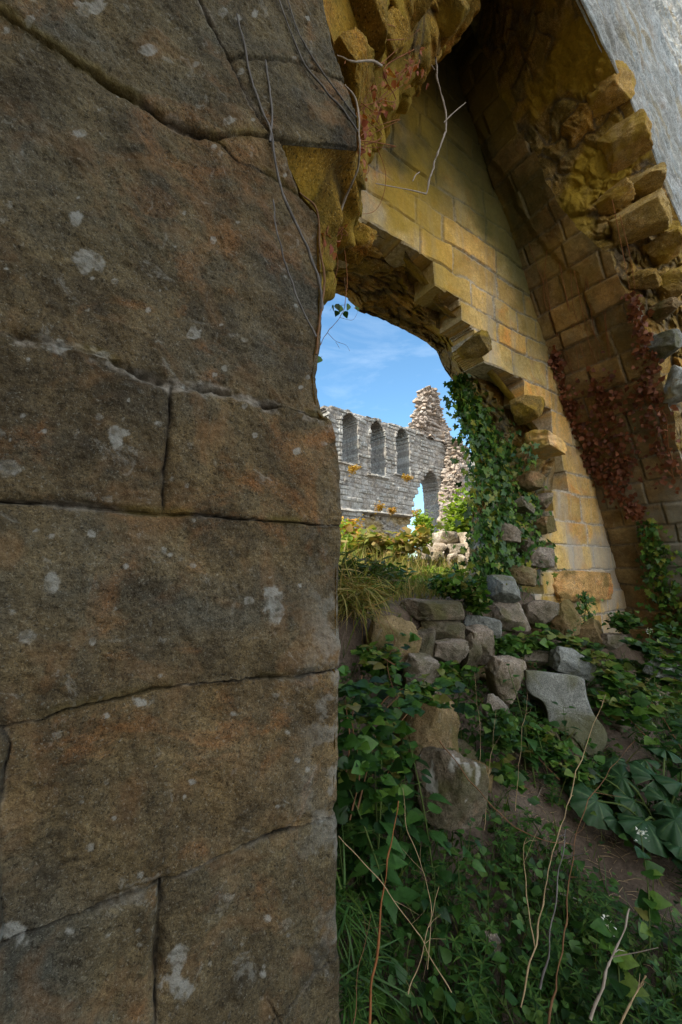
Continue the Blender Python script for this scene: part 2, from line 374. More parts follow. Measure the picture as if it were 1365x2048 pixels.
def soilmat():
    s = NT('soil'); n = s.noise(3, 8, .65); c = s.ramp(n, (.3, (.048, .036, .026)), (.5, (.098, .074, .056)), (.7, (.15, .12, .095)))
    f = s.noise(70, 6, .75); c = s.mix(.8, c, s.ramp(f, (.3, .5), (.7, 1.6)), 'MULTIPLY')
    s.l(c, s.b.inputs['Base Color']); s.l(s.bump(n, .5, .05, s.bump(f, .7, .012)), s.b.inputs['Normal']); return s.m
M['soil'] = soilmat()

# ------------------------------------------------------------------ ground
def gz(u, v):                                        # height above the camera's eye level
    u = np.asarray(u, float); v = np.asarray(v, float)
    z = -1.42+.26*sstep(-.2, 1.0, v)+.28*sstep(.95, 1.5, v)+.24*sstep(1.45, 1.75, v)+.46*sstep(1.72, 1.98, v)
    z = z-.28*sstep(3.0, 4.0, u)*sstep(1.2, 1.8, v)*(1-sstep(2.2, 3, v))
    z = z+.10*sstep(2.6, 5, v)
    p = np.stack([u*1.1, v*1.1, 0*u], -1)
    near = 1-sstep(30, 60, np.hypot(u, v))
    return z+near*(.05*fbm(p, 3, 4)+.012*vnoise(p*9, 8))
def gpt(u, v): return uvz(u, v, gz(u, v))
def uv_of(P): return P[..., 0]*UX[0]+P[..., 1]*UX[1], P[..., 0]*VX[0]+P[..., 1]*VX[1]
def axis(lo, hi, d):
    a = np.arange(lo, hi, d); far = np.geomspace(.4, 900, 30); return np.concatenate([lo-far[::-1], a, hi+far])
_u, _v = np.meshgrid(axis(-1.5, 6, .035), axis(-1.5, 8, .035))
G = grid('ground', gpt(_u, _v), M['soil'], attrs={'tone': 0*_u}); tag(G, 'brown soil ground rising to the broken wall', 'ground', kind='structure')

# ------------------------------------------------------------------ the near pier (left)
FV = .92
def poly(pts): return np.array([pv(x, y, FV) for x, y in pts])
J = {
 1: ([(-900, -330), (0, 15), (60, 57), (120, 98), (210, 152), (300, 207), (370, 250), (430, 271), (490, 272), (540, 279), (562, 284)], .0030, .016, .5),
 2: ([(330, -260), (395, 0), (425, 60), (460, 130), (500, 220), (540, 279)], .0045, .009, .55),
 3: ([(458, 125), (500, 122), (580, 131), (640, 150), (695, 166)], .002, .007, .10),
 4: ([(430, 271), (480, 320), (540, 345), (603, 388)], .003, .010, .25),
 5: ([(-900, 425), (0, 657), (60, 668), (140, 690), (210, 706), (270, 738), (350, 768), (430, 772), (500, 796), (560, 815), (648, 834)], .0075, .020, .85),
 6: ([(347, 768), (345, 800), (340, 880), (333, 940), (330, 1022)], .0025, .022, .10),
 7: ([(-900, 915), (0, 1001), (130, 1006), (230, 1018), (330, 1026), (500, 1036), (600, 1047), (690, 1053)], .0030, .020, .5),
 8: ([(-900, 1730), (0, 1462), (80, 1445), (130, 1425), (230, 1401), (330, 1381), (480, 1363), (600, 1352), (690, 1340)], .0030, .022, .35),
 9: ([(-900, 2330), (0, 1905), (100, 1865), (200, 1826), (330, 1771), (430, 1725), (530, 1686), (600, 1656), (690, 1622)], .0032, .020, .3),
 10: ([(327, 1775), (322, 1850), (316, 1950), (310, 2060), (300, 2300)], .0042, .019, .25),
 11: ([(440, 2140), (535, 2050), (580, 2000), (630, 1948), (672, 1912), (690, 1900)], .0030, .017, .25),
 12: ([(0, 1462), (18, 1495), (8, 1560), (-5, 1640)], .003, .012, .2),
 13: ([(535, 1990), (550, 2020), (565, 2060)], .003, .01, .2),
}
JP = {k: (poly(p), w, d, m) for k, (p, w, d, m) in J.items()}
for k in JP:
    a = JP[k][0]
    if J[k][0][0][0] == -900: a[0, 0] = -2.2; a[0, 1] = a[1, 1]+(a[0, 1]-a[1, 1])*.6
EDGE_PX = [(660, 2700), (679, 2048), (676, 1925), (671, 1800), (673, 1645), (667, 1625), (677, 1600), (680, 1500), (681, 1345), (678, 1338), (681, 1250), (682, 1070), (677, 1050), (681, 1040), (678, 950), (668, 870), (660, 840), (646, 828), (637, 790), (634, 750), (641, 690), (648, 620), (650, 560), (645, 480), (640, 430), (603, 388), (575, 330), (560, 283), (714, 297), (713, 230), (691, 166), (668, 90), (641, 0), (600, -150)]
EDGE = poly(EDGE_PX); EDGE = EDGE[np.argsort(EDGE[:, 1])]
EDGE = np.concatenate([EDGE, [[.85, 2.6], [1.6, 3.6], [2.4, 4.3], [2.45, 4.8]]])
def uF(z): return np.interp(z, EDGE[:, 1], EDGE[:, 0])+.009
zr = np.concatenate([np.arange(-1.6, -1.05, .02), np.arange(-1.05, 1.95, .0030), np.arange(1.95, 4.7, .03)])
tc = np.concatenate([np.linspace(-2.0, -.30, 45)[:-1], np.linspace(-.30, 1, 330)])
Z = np.repeat(zr[:, None], len(tc), 1); ue = uF(zr)[:, None]+.0035*fbm(np.stack([zr*9, 0*zr, 0*zr], -1), 4, 4)[:, None]
Um = np.where(tc[None] < -.30, tc[None], -.30+(ue+.30)*(tc[None]+.30)/1.30)
P3 = np.stack([Um, Z, 0*Z], -1)
warp = np.stack([fbm(P3*9, 31, 4), fbm(P3*9, 41, 4)], -1)*.0032+np.stack([vnoise(P3*60, 5), vnoise(P3*60, 6)], -1)*.0020
Q = np.stack([Um, Z], -1)+warp
def pdist(Q, pl):
    d = np.full(Q.shape[:-1], 9.0)
    for a, b in zip(pl[:-1], pl[1:]):
        ab = b-a; t = np.clip(((Q-a)@ab)/(ab@ab+1e-12), 0, 1); d = np.minimum(d, np.linalg.norm(Q-a-t[..., None]*ab, axis=-1))
    return d
depth = np.zeros(Z.shape); mort = np.zeros(Z.shape); gap = np.zeros(Z.shape)
rough = fbm(P3*26, 71, 4); nz = fbm(P3*7, 81, 3)
for k, (pl, w, d, m) in JP.items():
    ds = pdist(Q, pl); ww = w*(1+.7*nz)
    shoulder = np.exp(-(ds/(.009+w))**2)*.30*(1+.8*nz)
    depth += d*(np.exp(-(ds/np.maximum(ww, .0012))**2)*(.75+.5*rough)+shoulder)
    mort = np.maximum(mort, m*sstep(1.9, .7, (ds/np.maximum(ww, .001))*(1+.5*rough))*sstep(-.45, .25, fbm(P3*16, 91+k, 3)+.15))
    gap = np.maximum(gap, sstep(1.35, .55, ds/np.maximum(ww*.75, .0016))*(.62+.38*sstep(-.3, .3, rough))*(.25 if k in (3, 5, 13) else 1))
    if k == 5:                                       # the wide crumbling bed joint
        band = np.exp(-(ds/.030)**2); depth += band*.016*np.maximum(rough, -.2); mort = np.maximum(mort, .8*sstep(.55, .95, band)*sstep(-.1, .45, rough))
blocks = {}
def addb(key, pts): blocks[key] = poly(pts)
L = -900
addb('A', [(L, -330)]+J[1][0][1:8]+[(490, 272), (540, 279)]+J[2][0][::-1][1:]+[(330, -900), (L, -900)])
addb('B', J[2][0][:4]+J[3][0][1:]+[(800, 166), (800, -900), (330, -900)])
addb('C', J[3][0]+[(800, 166), (800, 300), (562, 284), (540, 279), (500, 220), (460, 130)])
addb('D', [(430, 271), (490, 272), (540, 279), (562, 284), (650, 388), (603, 388), (540, 345), (480, 320)])
addb('E', J[1][0][:8]+J[4][0][1:]+[(720, 388), (720, 834), (648, 834)]+J[5][0][::-1][1:])
addb('F', J[5][0][:7]+J[6][0][1:]+J[7][0][:5][::-1])
addb('G', J[5][0][6:]+[(760, 834), (760, 1053)]+J[7][0][5:][::-1]+J[6][0][::-1])
addb('H', J[7][0]+[(760, 1053), (760, 1340)]+J[8][0][::-1])
addb('I', J[8][0][1:]+[(760, 1340), (760, 1622)]+J[9][0][::-1][:-1]+[(0, 1640), (8, 1560), (18, 1495)])
addb('J', [(L, 1730), (0, 1462), (18, 1495), (8, 1560), (-5, 1640), (0, 1905), (L, 2330)])
addb('K', J[9][0][:5]+J[10][0]+[(300, 3000), (L, 3000)])
addb('N', J[9][0][4:]+[(760, 1622), (760, 1890)]+J[11][0][::-1]+[(300, 2300)]+J[10][0][::-1])
addb('O', J[11][0]+[(760, 1900), (760, 3000), (300, 3000), (300, 2300)])
for k in blocks: blocks[k][blocks[k][:, 0] < -.36, 0] = -2.2
def inside(Q, pl):
    x, y = Q[..., 0], Q[..., 1]; r = np.zeros(x.shape, bool)
    for (x0, y0), (x1, y1) in zip(pl, np.roll(pl, -1, 0)):
        c = (y0 > y) != (y1 > y)
        r ^= c & (x < (x1-x0)*(y-y0)/(y1-y0+1e-12)+x0)
    return r
bid = np.full(Z.shape, -1)
for i, k in enumerate(blocks): bid[(bid < 0) & inside(Q, blocks[k])] = i
bid[(bid < 0)] = list(blocks).index('E'); bid[(Z > 1.5) & (bid == list(blocks).index('E'))] = list(blocks).index('B')
bt = np.array([{'A': .68, 'B': .72, 'C': .62, 'D': .75, 'E': .50, 'F': .12, 'G': .92, 'H': .42, 'I': .98, 'J': .3, 'K': .85, 'N': .60, 'O': .70}[k] for k in blocks]); boff = (np.random.default_rng(5).random(len(blocks))-.5)*.017
# smooth the step between blocks by fading each block's offset at its joints
dall = np.full(Z.shape, 9.0)
for k, (pl, *_r) in JP.items(): dall = np.minimum(dall, pdist(Q, pl))
relief = .016*fbm(P3*2.2, 11, 3)+.0075*fbm(P3*8, 21, 4)+.0028*fbm(P3*34, 51, 3)+.0021*vnoise(P3*110, 61)+.0012*vnoise(P3*190, 62)
relief += boff[bid]*sstep(.001, .007, dall)
bed = vnoise(np.stack([Um*3+Z*1.2, Z*38+Um*6, 0*Z], -1), 77)*sstep(.0, .5, vnoise(P3*3.1, 78)+.2); relief += .0018*bed
ed = np.maximum(ue-Um, 0); rr = .020+.010*vnoise(P3*5, 13)
rnd = np.where(ed < rr, rr-np.sqrt(np.maximum(rr**2-(rr-ed)**2, 0)), 0)
Vm = FV-relief+depth+rnd*.9
# lichens and stains where the photograph has them
LI = [(170, 505, 27, 20), (232, 872, 13, 22), (103, 1166, 17, 20), (540, 1195, 16, 24), (552, 1225, 14, 22), (298, 104, 14, 8), (185, 14, 26, 16), (391, 661, 13, 11), (200, 831, 7, 6), (320, 845, 6, 6), (490, 811, 8, 9), (255, 1133, 7, 7), (498, 1200, 13, 11), (52, 1275, 20, 14), (186, 1286, 6, 7), (25, 1880, 28, 18), (362, 1975, 19, 15), (360, 1917, 14, 22), (390, 1572, 8, 7), (152, 432, 10, 12), (20, 935, 26, 16), (388, 1132, 5, 6), (300, 612, 4, 4), (160, 258, 12, 6), (445, 30, 10, 10), (480, 150, 6, 6), (600, 1170, 5, 5), (525, 1945, 8, 9), (120, 690, 28, 9), (205, 700, 18, 9), (510, 870, 5, 5), (590, 905, 7, 5), (140, 1870, 12, 8), (285, 1410, 14, 6), (330, 1100, 6, 6), (60, 40, 8, 8), (455, 250, 10, 6)]
_lr = np.random.default_rng(21); LI += [(float(_lr.uniform(5, 660)), float(_lr.uniform(20, 2030)), float(_q), float(_q*_lr.uniform(.7, 1.1))) for _q in _lr.uniform(2.5, 6.5, 90)]
lich = np.zeros(Z.shape); wz = fbm(P3*32, 131, 5, .65); w2 = fbm(P3*75, 133, 3)
for (x, y, a, b) in LI:
    c = pv(x, y, FV); e1 = pv(x+a, y, FV)-c; e2 = pv(x, y+b, FV)-c
    q = np.stack([Um, Z], -1)-c; det = e1[0]*e2[1]-e1[1]*e2[0]
    s_ = (q[..., 0]*e2[1]-q[..., 1]*e2[0])/det; t_ = (q[..., 1]*e1[0]-q[..., 0]*e1[1])/det
    lich = np.maximum(lich, .62*sstep(1.08, .86, np.hypot(s_, t_)*(1+.42*wz))*(.35+.65*sstep(-.6, .1, w2)))
for (x, y, a, b, am) in [(115, 1720, 52, 50, .5), (240, 1640, 30, 26, .35), (490, 1090, 26, 22, .35), (470, 1205, 34, 30, .4), (430, 1800, 26, 30, .4), (500, 1870, 24, 22, .35), (60, 1560, 30, 40, .3), (330, 480, 40, 34, .25), (630, 1480, 30, 26, .3)]:
    c = pv(x, y, FV); e1 = pv(x+a, y, FV)-c; e2 = pv(x, y+b, FV)-c; q = np.stack([Um, Z], -1)-c; det = e1[0]*e2[1]-e1[1]*e2[0]
    r_ = np.hypot((q[..., 0]*e2[1]-q[..., 1]*e2[0])/det, (q[..., 1]*e1[0]-q[..., 0]*e1[1])/det)*(1+.3*wz); gap = np.maximum(gap, am*sstep(1.05, .8, r_)*sstep(-.5, .3, w2)*(.55+.45*sstep(.3, .9, r_)))
edge_pale = sstep(.16, .0, ed)*sstep(.75, .15, np.abs(Z+.38))*sstep(-.15, .45, fbm(P3*22, 141, 5, .65))*.38
lich = np.maximum(lich, edge_pale)
mossA = np.zeros(Z.shape)
for k, am in ((1, .45), (5, .65), (7, .5), (8, .25), (4, .4), (9, .2)):
    ds = pdist(Q, JP[k][0]-np.array([0, -.006])); mossA = np.maximum(mossA, am*np.exp(-(ds/.010)**2)*sstep(-.05, .4, fbm(np.stack([Um*7, Z*9, 0*Z+k], -1), 151+k, 4)))
pier = thing('stone_pier', 'large pier of huge weathered brown sandstone blocks filling the left side', 'stone pier', tuple(uvz(.3, 1.3, -1.4)))
PP = uvz(Um, Vm, Z); fb = bid[:-1, :-1]
for i, k in enumerate(blocks):
    m = fb == i
    if m.sum() < 30: continue
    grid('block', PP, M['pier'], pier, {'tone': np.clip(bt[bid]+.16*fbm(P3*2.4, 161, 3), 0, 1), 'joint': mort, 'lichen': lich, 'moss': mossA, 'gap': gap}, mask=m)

# pier jamb and the ochre underside of the arch that springs from it
MZ = [-1.6, .3, .9, 1.08, 1.13, 1.31, 1.42, 1.63, 1.90, 2.26, 2.55, 2.88, 3.10, 3.6, 4.4, 4.95]
MU = [.60, .60, .64, .72, .77, .81, .85, .87, .96, 1.08, 1.22, 1.42, 1.51, 1.81, 2.2, 2.46]
zs = np.concatenate([np.arange(-1.6, .3, .02), np.arange(.3, 3.9, .0075), np.arange(3.9, 4.96, .03)]); ts = np.linspace(0, 1, 130)
Zs, Ts = np.meshgrid(zs, ts, indexing='ij'); Vs = FV+.005+Ts*(1.98-FV)
wv = sstep(0, 1, np.clip((Vs-FV)/.38, 0, 1)); Us = uF(Zs)*(1-wv)+np.interp(Zs, MZ, MU)*wv
p = np.stack([Us*3.0, Vs*3.6, Zs*3.0], -1); p = p+.25*np.stack([vnoise(p*2, 5), vnoise(p*2, 6), vnoise(p*2, 7)], -1)
f1, f2, cid = worley(p, 200); g1, g2, gid = worley(p*2.4, 210)
fade = sstep(0, .12, Ts)*sstep(.85, 1.25, Zs); Us = Us-.02*(1-sstep(.9, 1.15, Zs))
bulge = (.05*(cid-.35)*sstep(.0, .25, f2-f1)+.035*sstep(0, .3, f2-f1)+.022*sstep(0, .3, g2-g1)*(gid > .4)+.022*fbm(p*2, 220, 4))*fade
Us = Us+bulge*.9; Zs2 = Zs-bulge*.55*sstep(.9, 1.3, Zs)
grid('soffit', uvz(Us, Vs, Zs2), M['soffit'], pier, {'tone': cid, 'joint': .8*sstep(.10, .02, f2-f1)*fade, 'lichen': 0*cid, 'moss': .7*sstep(.0, .5, fbm(p*.7, 230, 4))*fade})

# ------------------------------------------------------------------ rough stones (used as parts and as fallen stones)
def rock_arrays(seed, n=30, box=.70, chops=9, rough=.07, round_=1.0):
    r = np.random.default_rng(seed); V = []; F = []; k = 0; g = np.linspace(-1, 1, n)
    a, b = np.meshgrid(g, g, indexing='ij'); o = np.ones_like(a)
    for f in ((o, a, b), (-o, b, a), (b, o, a), (a, -o, b), (a, b, o), (b, a, -o)):
        V.append(np.stack(f, -1).reshape(-1, 3)); F.append(quads(n, n)+k); k += n*n
    V = np.concatenate(V); F = np.concatenate(F)
    key = np.round(V*1000).astype(int); _, first, inv = np.unique(key, axis=0, return_index=True, return_inverse=True); inv = inv.ravel()
    V = V[first]; F = inv[F]
    S = V/np.linalg.norm(V, axis=1)[:, None]; V = V*box+S*(1-box)*1.25
    for _ in range(chops):
        nv = r.normal(size=3); nv /= np.linalg.norm(nv); d = r.uniform(.66, 1.02); e = V@nv-d; V = V-np.maximum(e, 0)[:, None]*nv*.92
    V = V+S*(rough*fbm(V*1.3+seed*3.1, seed, 4)+rough*.55*fbm(V*4+seed, seed+9, 4, .6))[:, None]
    return V, F
def ZERO(n): return {'joint': np.zeros(n), 'lichen': np.zeros(n), 'moss': np.zeros(n)}
def rock(name, mat, parent, c, half, rot, seed, tone=.5, origin=None, drop=False, **kw):
    from mathutils import Euler
    V, F = rock_arrays(seed, **kw); m = np.array(Euler(rot).to_matrix()); V = (V*np.array(half))@m.T+np.array(c)
    A = ZERO(len(V)); A['tone'] = np.full(len(V), tone)
    if drop: A['lichen'] = sstep(.30, .42, fbm(V*np.array([26, 26, 9]), 77, 3))*(V[:, 2] > -.01)
    A['moss'] = .5*sstep(.15, .55, fbm(V*7+seed, seed+2, 4))
    return mesh_np(name, V+(np.array(origin) if origin is not None else 0), F, mat, parent, A, True, origin)
RZU = math.pi/2-AZ                                   # turns local X onto U
def vous(mat, parent, x0, y0, x1, y1, v, dep, seed, tilt=0.0, tone=.5, box=.80):
    """a squared arch stone: its near face fills the pixel box on the plane at depth v"""
    a = pw(x0, y0, v); b = pw(x1, y1, v); c = (a+b)/2; w = abs((b-a)@UX)/2; h = abs(b[2]-a[2])/2
    from mathutils import Matrix
    m = np.array(Matrix.Rotation(RZU, 3, 'Z') @ Matrix.Rotation(tilt, 3, 'Y')); V, F = rock_arrays(seed, 18, box, 4, .045)
    V = (V*np.array([w, dep/2, h]))@m.T+c+VX*dep/2
    A = ZERO(len(V)); A['tone'] = np.full(len(V), tone); A['moss'] = .6*sstep(.1, .6, fbm(V*9, seed, 3))
    return mesh_np('arch_stone', V, F, mat, parent, A, True)
def block_at(mat, parent, px, py, y, ha, hv, hr, seed, ang=0.0, tone=.5, box=.74, yaw=0.0, name='arch_stone'):
    """a squared stone at a sight line and a forward distance: half sizes across (in the wall's plane), into the wall, and upright, turned by ang in that plane"""
    from mathutils import Matrix
    c = pg(px, py, y); m = np.array(Matrix.Rotation(RZU+yaw, 3, 'Z') @ Matrix.Rotation(ang, 3, 'Y')); V, F = rock_arrays(seed, 26, box, 6, .085)
    V = (V*np.array([ha, hv, hr]))@m.T+c; A = ZERO(len(V)); A['tone'] = np.full(len(V), tone); A['moss'] = .6*sstep(.1, .6, fbm(V*9, seed, 3))
    return mesh_np(name, V, F, mat, parent, A, True)
for q in [(712, 45, 1.36, .15, .13, .11, .35, .7), (800, 10, 1.55, .13, .14, .11, .5, .5), (868, 25, 1.78, .13, .14, .10, .7, .8), (692, 150, 1.30, .10, .10, .08, .3, .9), (640, 325, 1.22, .11, .12, .055, .15, .4), (700, 478, 1.75, .09, .1, .08, .2, .8), (770, 90, 1.55, .09, .1, .08, .4, .6)]:
    block_at(M['soffit'], pier, *q[:6], int(q[0]), q[6], q[7])

# ------------------------------------------------------------------ the back wall with its broken opening
VB = 1.90
FO_PX = [(560, 470), (620, 462), (665, 462), (700, 448), (760, 452), (812, 482), (868, 560), (905, 612), (942, 652), (988, 728), (1040, 792), (1082, 850), (1122, 892), (1126, 930), (1102, 965), (1106, 1040), (1098, 1110), (1098, 1235), (980, 1255), (820, 1255), (640, 1255), (560, 1240)]
SO_PX = [(570, 605), (630, 606), (664, 586), (700, 598), (726, 628), (768, 642), (812, 664), (852, 684), (876, 705), (892, 742), (908, 764), (926, 815), (940, 868), (950, 925), (952, 975), (944, 1045), (940, 1110), (938, 1170), (880, 1186), (800, 1190), (640, 1200), (575, 1190)]
FO = np.array([pv(x, y, VB) for x, y in FO_PX]); SO = np.array([pv(x, y, VB+.80) for x, y in SO_PX])
us = np.arange(.3, 4.95, .0125); zz = np.arange(-.9, 4.95, .0125); Ub, Zb = np.meshgrid(us, zz)
Pb = np.stack([Ub, Zb, 0*Ub], -1); wa = .010*fbm(Pb*3, 301, 3)
d, idb, ca, cb = ashlar(Ub+wa*.7, Zb+wa+.006*fbm(Pb*9, 303, 2), .245, .46, 12)
hole = inside(np.stack([ca, cb], -1), FO) | inside(np.stack([Ub+.03*fbm(Pb*5, 305, 3), Zb+.03*fbm(Pb*5, 307, 3)], -1), FO+(FO.mean(0)-FO)*.11)
keep = ~hole & (Ub < np.interp(Zb, HZ, HU)+.06)
near = pdist(np.stack([Ub, Zb], -1), np.concatenate([FO, FO[:1]]))
rel = (idb-.5)*.016*sstep(.0, .015, d)+.008*fbm(Pb*6, 311, 4)-.011*np.exp(-(d/.008)**2)+.02*fbm(Pb*1.6, 315, 3)
rel += .012*(idb-.4)*sstep(.3, .0, Zb)*sstep(0, .05, d)
front = uvz(Ub, VB-rel, Zb); back = uvz(Ub, VB+.22+.02*fbm(Pb*8, 313, 3), Zb)
V_, F_ = slab_from_mask(front, back, keep[:-1, :-1])
alg = np.clip(.85*sstep(.9, 2.0, Zb)*sstep(3.4, 2.4, Ub+.25*Zb)*sstep(-.35, .4, fbm(Pb*2.2, 321, 4))+.5*sstep(.12, .02, near)*sstep(-.1, .4, fbm(Pb*7, 323, 3)), 0, .8)
jm = .9*sstep(.014, .006, d*(1+.4*fbm(Pb*25, 317, 3)))
tw = lambda a: np.concatenate([a.ravel(), a.ravel()])
V_, F_, A_ = compact(V_, F_, {'tone': tw(idb), 'joint': tw(jm), 'lichen': tw(.6*sstep(-.1, .5, fbm(Pb*np.array([5, 1.6, 1]), 331, 4))*sstep(1.6, .2, Zb)), 'moss': tw(alg), 'algae_shade': tw(np.clip(.95*sstep(1.9, 3.3, Zb+.45*(Ub-2.4)+.5*fbm(Pb*1.6, 341, 4)), 0, .95))})  # upper courses darken: algae plus the recess's shade put into the colour
bw = thing('ruined_wall', 'back wall of yellow ashlar with a ragged rubble-edged hole opening on the sky', 'ruined wall', tuple(uvz(2.2, 2.1, -.4)))
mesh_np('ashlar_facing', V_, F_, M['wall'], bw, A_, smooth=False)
ab_, bb_ = np.meshgrid(np.arange(.3, 5.1, .05), np.arange(-.9, 4.9, .05)); ms = ~inside(np.stack([ab_, bb_], -1), FO) & (ab_ < np.interp(bb_, HZ, HU)+.3)
fx1, fx2, fxi = worley(np.stack([ab_*5, bb_*6, 0*ab_], -1), 450)
grid('backing', uvz(ab_, VB+.25-.03*fxi, bb_), M['rubble'], bw, {'tone': fxi, 'joint': .6*sstep(.1, .03, fx2-fx1), 'lichen': 0*fxi, 'moss': 0*fxi}, mask=ms[:-1, :-1])
def dens(p, n):
    q = np.concatenate([p, p[:1]]); t = np.arange(len(q)); s = np.linspace(0, len(p), n, endpoint=False)
    return np.stack([np.interp(s, t, q[:, 0]), np.interp(s, t, q[:, 1])], -1)
N = 420; fo = dens(FO, N); so = dens(SO, N); cen = SO.mean(0)
ks = np.linspace(0, 1, 90)[:, None]
ring = fo-(fo-cen)*.015
k2 = ks**.75
UVr = ring[None]*(1-k2[..., None])+so[None]*k2[..., None]
Vr = VB+.035+.765*ks; Vr = np.broadcast_to(Vr, UVr.shape[:2])
p = np.stack([UVr[..., 0]*5.5, Vr*5.5, UVr[..., 1]*6.5], -1); p = p+.22*np.stack([vnoise(p*2, 5), vnoise(p*2, 6), vnoise(p*2, 7)], -1)
f1, f2, cid = worley(p, 400); g1, g2, gid = worley(p*2.3, 410)
amp = sstep(-.02, .10, ks)
bl = ((cid-.4)*.07*sstep(0, .22, f2-f1)+.04*sstep(0, .25, f2-f1)+.035*sstep(0, .25, g2-g1)*(gid > .35)+.03*fbm(p*1.7, 420, 4)-.075)*amp
dirn = (cen-UVr); dirn /= np.linalg.norm(dirn, axis=-1)[..., None]
UVr = UVr+dirn*bl[..., None]*.75; Vr2 = Vr-bl*.6
UVr[0] = fo+(fo-cen)*.36; Vr2[0] = VB+.19; UVr[1] = fo+(fo-cen)*.10; Vr2[1] = VB+.13
PR = uvz(UVr[..., 0], Vr2, UVr[..., 1]); PR = np.concatenate([PR, PR[:, :1]], 1)
cl = lambda a: np.concatenate([a, a[:, :1]], 1)
grid('rubble_core', PR, M['rubble'], bw, {'tone': cl(cid), 'joint': cl(.8*sstep(.09, .02, f2-f1)), 'lichen': cl(.7*sstep(.95, .6, UVr[..., 1])*sstep(-.15, .35, fbm(p*.9, 433, 4))), 'moss': cl(.8*sstep(.1, .5, fbm(p*.6, 431, 4))*sstep(.3, 1.0, UVr[..., 1]))}, flip=True)
block_at(M['footing'], bw, 1160, 1172, 3.70, .40, .13, .125, 46, .02, .97, .90, name='footing_stone')
for q in [(1084, 888, 3.34, .15, .14, .085, .2, .95, 'wall'), (952, 690, 3.03, .09, .12, .08, .6, .75, 'rubble'), (1050, 815, 3.30, .10, .12, .10, .7, .8, 'rubble'), (1012, 1066, 3.22, .09, .09, .075, .1, .5, 'rock_pale'), (1062, 965, 3.36, .08, .09, .07, .2, .8, 'rock_warm'), (1076, 1114, 3.34, .10, .09, .08, .1, .7, 'rock_pale'), (1040, 1150, 3.22, .09, .09, .07, .3, .6, 'rock_warm'), (1045, 1010, 3.34, .07, .08, .06, .4, .7, 'rock_pale'), (1085, 1050, 3.40, .08, .08, .07, -.2, .4, 'rock_warm'), (1085, 1000, 3.42, .07, .08, .06, .3, .9, 'rock_pale'), (1050, 1090, 3.32, .06, .08, .05, -.3, .2, 'rock')]:
    block_at(M[q[8]], bw, *q[:6], int(q[0]+q[1]), q[6], q[7], name='rim_stone')

# ------------------------------------------------------------------ the vault side on the right, broken towards us, and the outer facing above
IN_PX = [(930, 10), (960, 90), (1000, 180), (1060, 290), (1100, 370), (1150, 440), (1180, 480), (1215, 510), (1260, 600), (1310, 700), (1340, 800), (1365, 900), (1385, 1000), (1400, 1140), (1410, 1260)]
OUT_PX = [(1120, -70), (1150, -25), (1180, 40), (1232, 140), (1262, 205), (1285, 265), (1308, 310), (1335, 385), (1365, 455), (1410, 525), (1445, 620), (1470, 760), (1480, 900), (1490, 1140), (1490, 1330)]
IN = np.array([ph(x, y) for x, y in IN_PX]); OUT = np.array([[pv(x, y, FV)[0], FV, pv(x, y, FV)[1]] for x, y in OUT_PX])
IN = np.concatenate([[[2.38, 1.25, 5.0]], IN]); OUT = np.concatenate([[[1.9, FV, 4.2]], OUT])
vj_z = IN[::-1, 2]; vj_v = IN[::-1, 1]
zh = np.arange(-.9, 4.95, .011); th = np.linspace(0, 1, 150); Zh, Th = np.meshgrid(zh, th, indexing='ij')
vj = np.interp(Zh, vj_z, vj_v)+.03*fbm(np.stack([Zh*5, 0*Zh, 0*Zh], -1), 503, 3); Vh = 1.96+(vj-1.96)*Th; Uh = np.interp(Zh, HZ, HU)
sl = np.gradient(np.interp(zh, HZ, HU), zh); s_arc = np.cumsum(np.sqrt(1+sl**2))*.011; Sh = np.repeat(s_arc[:, None], len(th), 1)
Ph = np.stack([Vh, Sh, 0*Sh], -1); wa = .010*fbm(Ph*3, 501, 3)
d, idb, ca, cb = ashlar(Vh+wa, Sh+wa, .205, .34, 44)
rel = (idb-.5)*.030*sstep(0, .010, d)+.009*fbm(Ph*6, 511, 4)-.018*np.exp(-(d/.008)**2)+.025*fbm(Ph*1.5, 512, 3)
ring = sstep(.30, .24, (Vh-vj))*sstep(1.6, 2.2, Zh); rel += .02*ring
va = thing('stone_vault', 'dark leaning vault side of squared stone on the right with a broken arch edge', 'stone vault', tuple(uvz(4.4, 1.5, -.6)))
grid('ashlar_lining', uvz(Uh-rel, Vh, Zh-rel*.35), M['vault'], va, {'tone': idb, 'joint': .85*sstep(.013, .005, d*(1+.4*fbm(Ph*25, 517, 3))), 'lichen': .55*sstep(1.3, .3, Zh)*sstep(-.3, .4, fbm(Ph*2.2, 519, 4)), 'moss': .25*sstep(1.3, 3, Zh)*sstep(-.1, .5, fbm(Ph*3, 521, 3)), 'algae_shade': .8*sstep(2.3, 3.9, Zh+.5*fbm(Ph*1.6, 523, 4))})  # vault darkened toward its apex by algae and painted shade together
def dens3(p, n):
    t = np.arange(len(p)); s = np.linspace(0, len(p)-1, n); return np.stack([np.interp(s, t, p[:, i]) for i in range(3)], -1)
N = 420; ci = dens3(IN, N)+np.array([.05, .06, .02]); co = dens3(OUT, N); co = co+np.stack([.022*fbm(co*6, 651, 4), 0*co[:, 0], .022*fbm(co*6, 653, 4)], -1); kk = np.linspace(0, 1, 130)[:, None, None]
SEC = ci[None]*(1-kk)+co[None]*kk
p = SEC*5.0; p = p+.25*np.stack([vnoise(p*2, 5), vnoise(p*2, 6), vnoise(p*2, 7)], -1)
f1, f2, cid = worley(p, 600); g1, g2, gid = worley(p*2.3, 610); am = np.sin(kk[..., 0]*math.pi)**.6
bl = ((cid-.45)*.09*sstep(0, .25, f2-f1)+.05*sstep(0, .3, f2-f1)+.04*sstep(0, .25, g2-g1)*(gid > .35)+.04*fbm(p*1.6, 620, 4))*am-.06*am
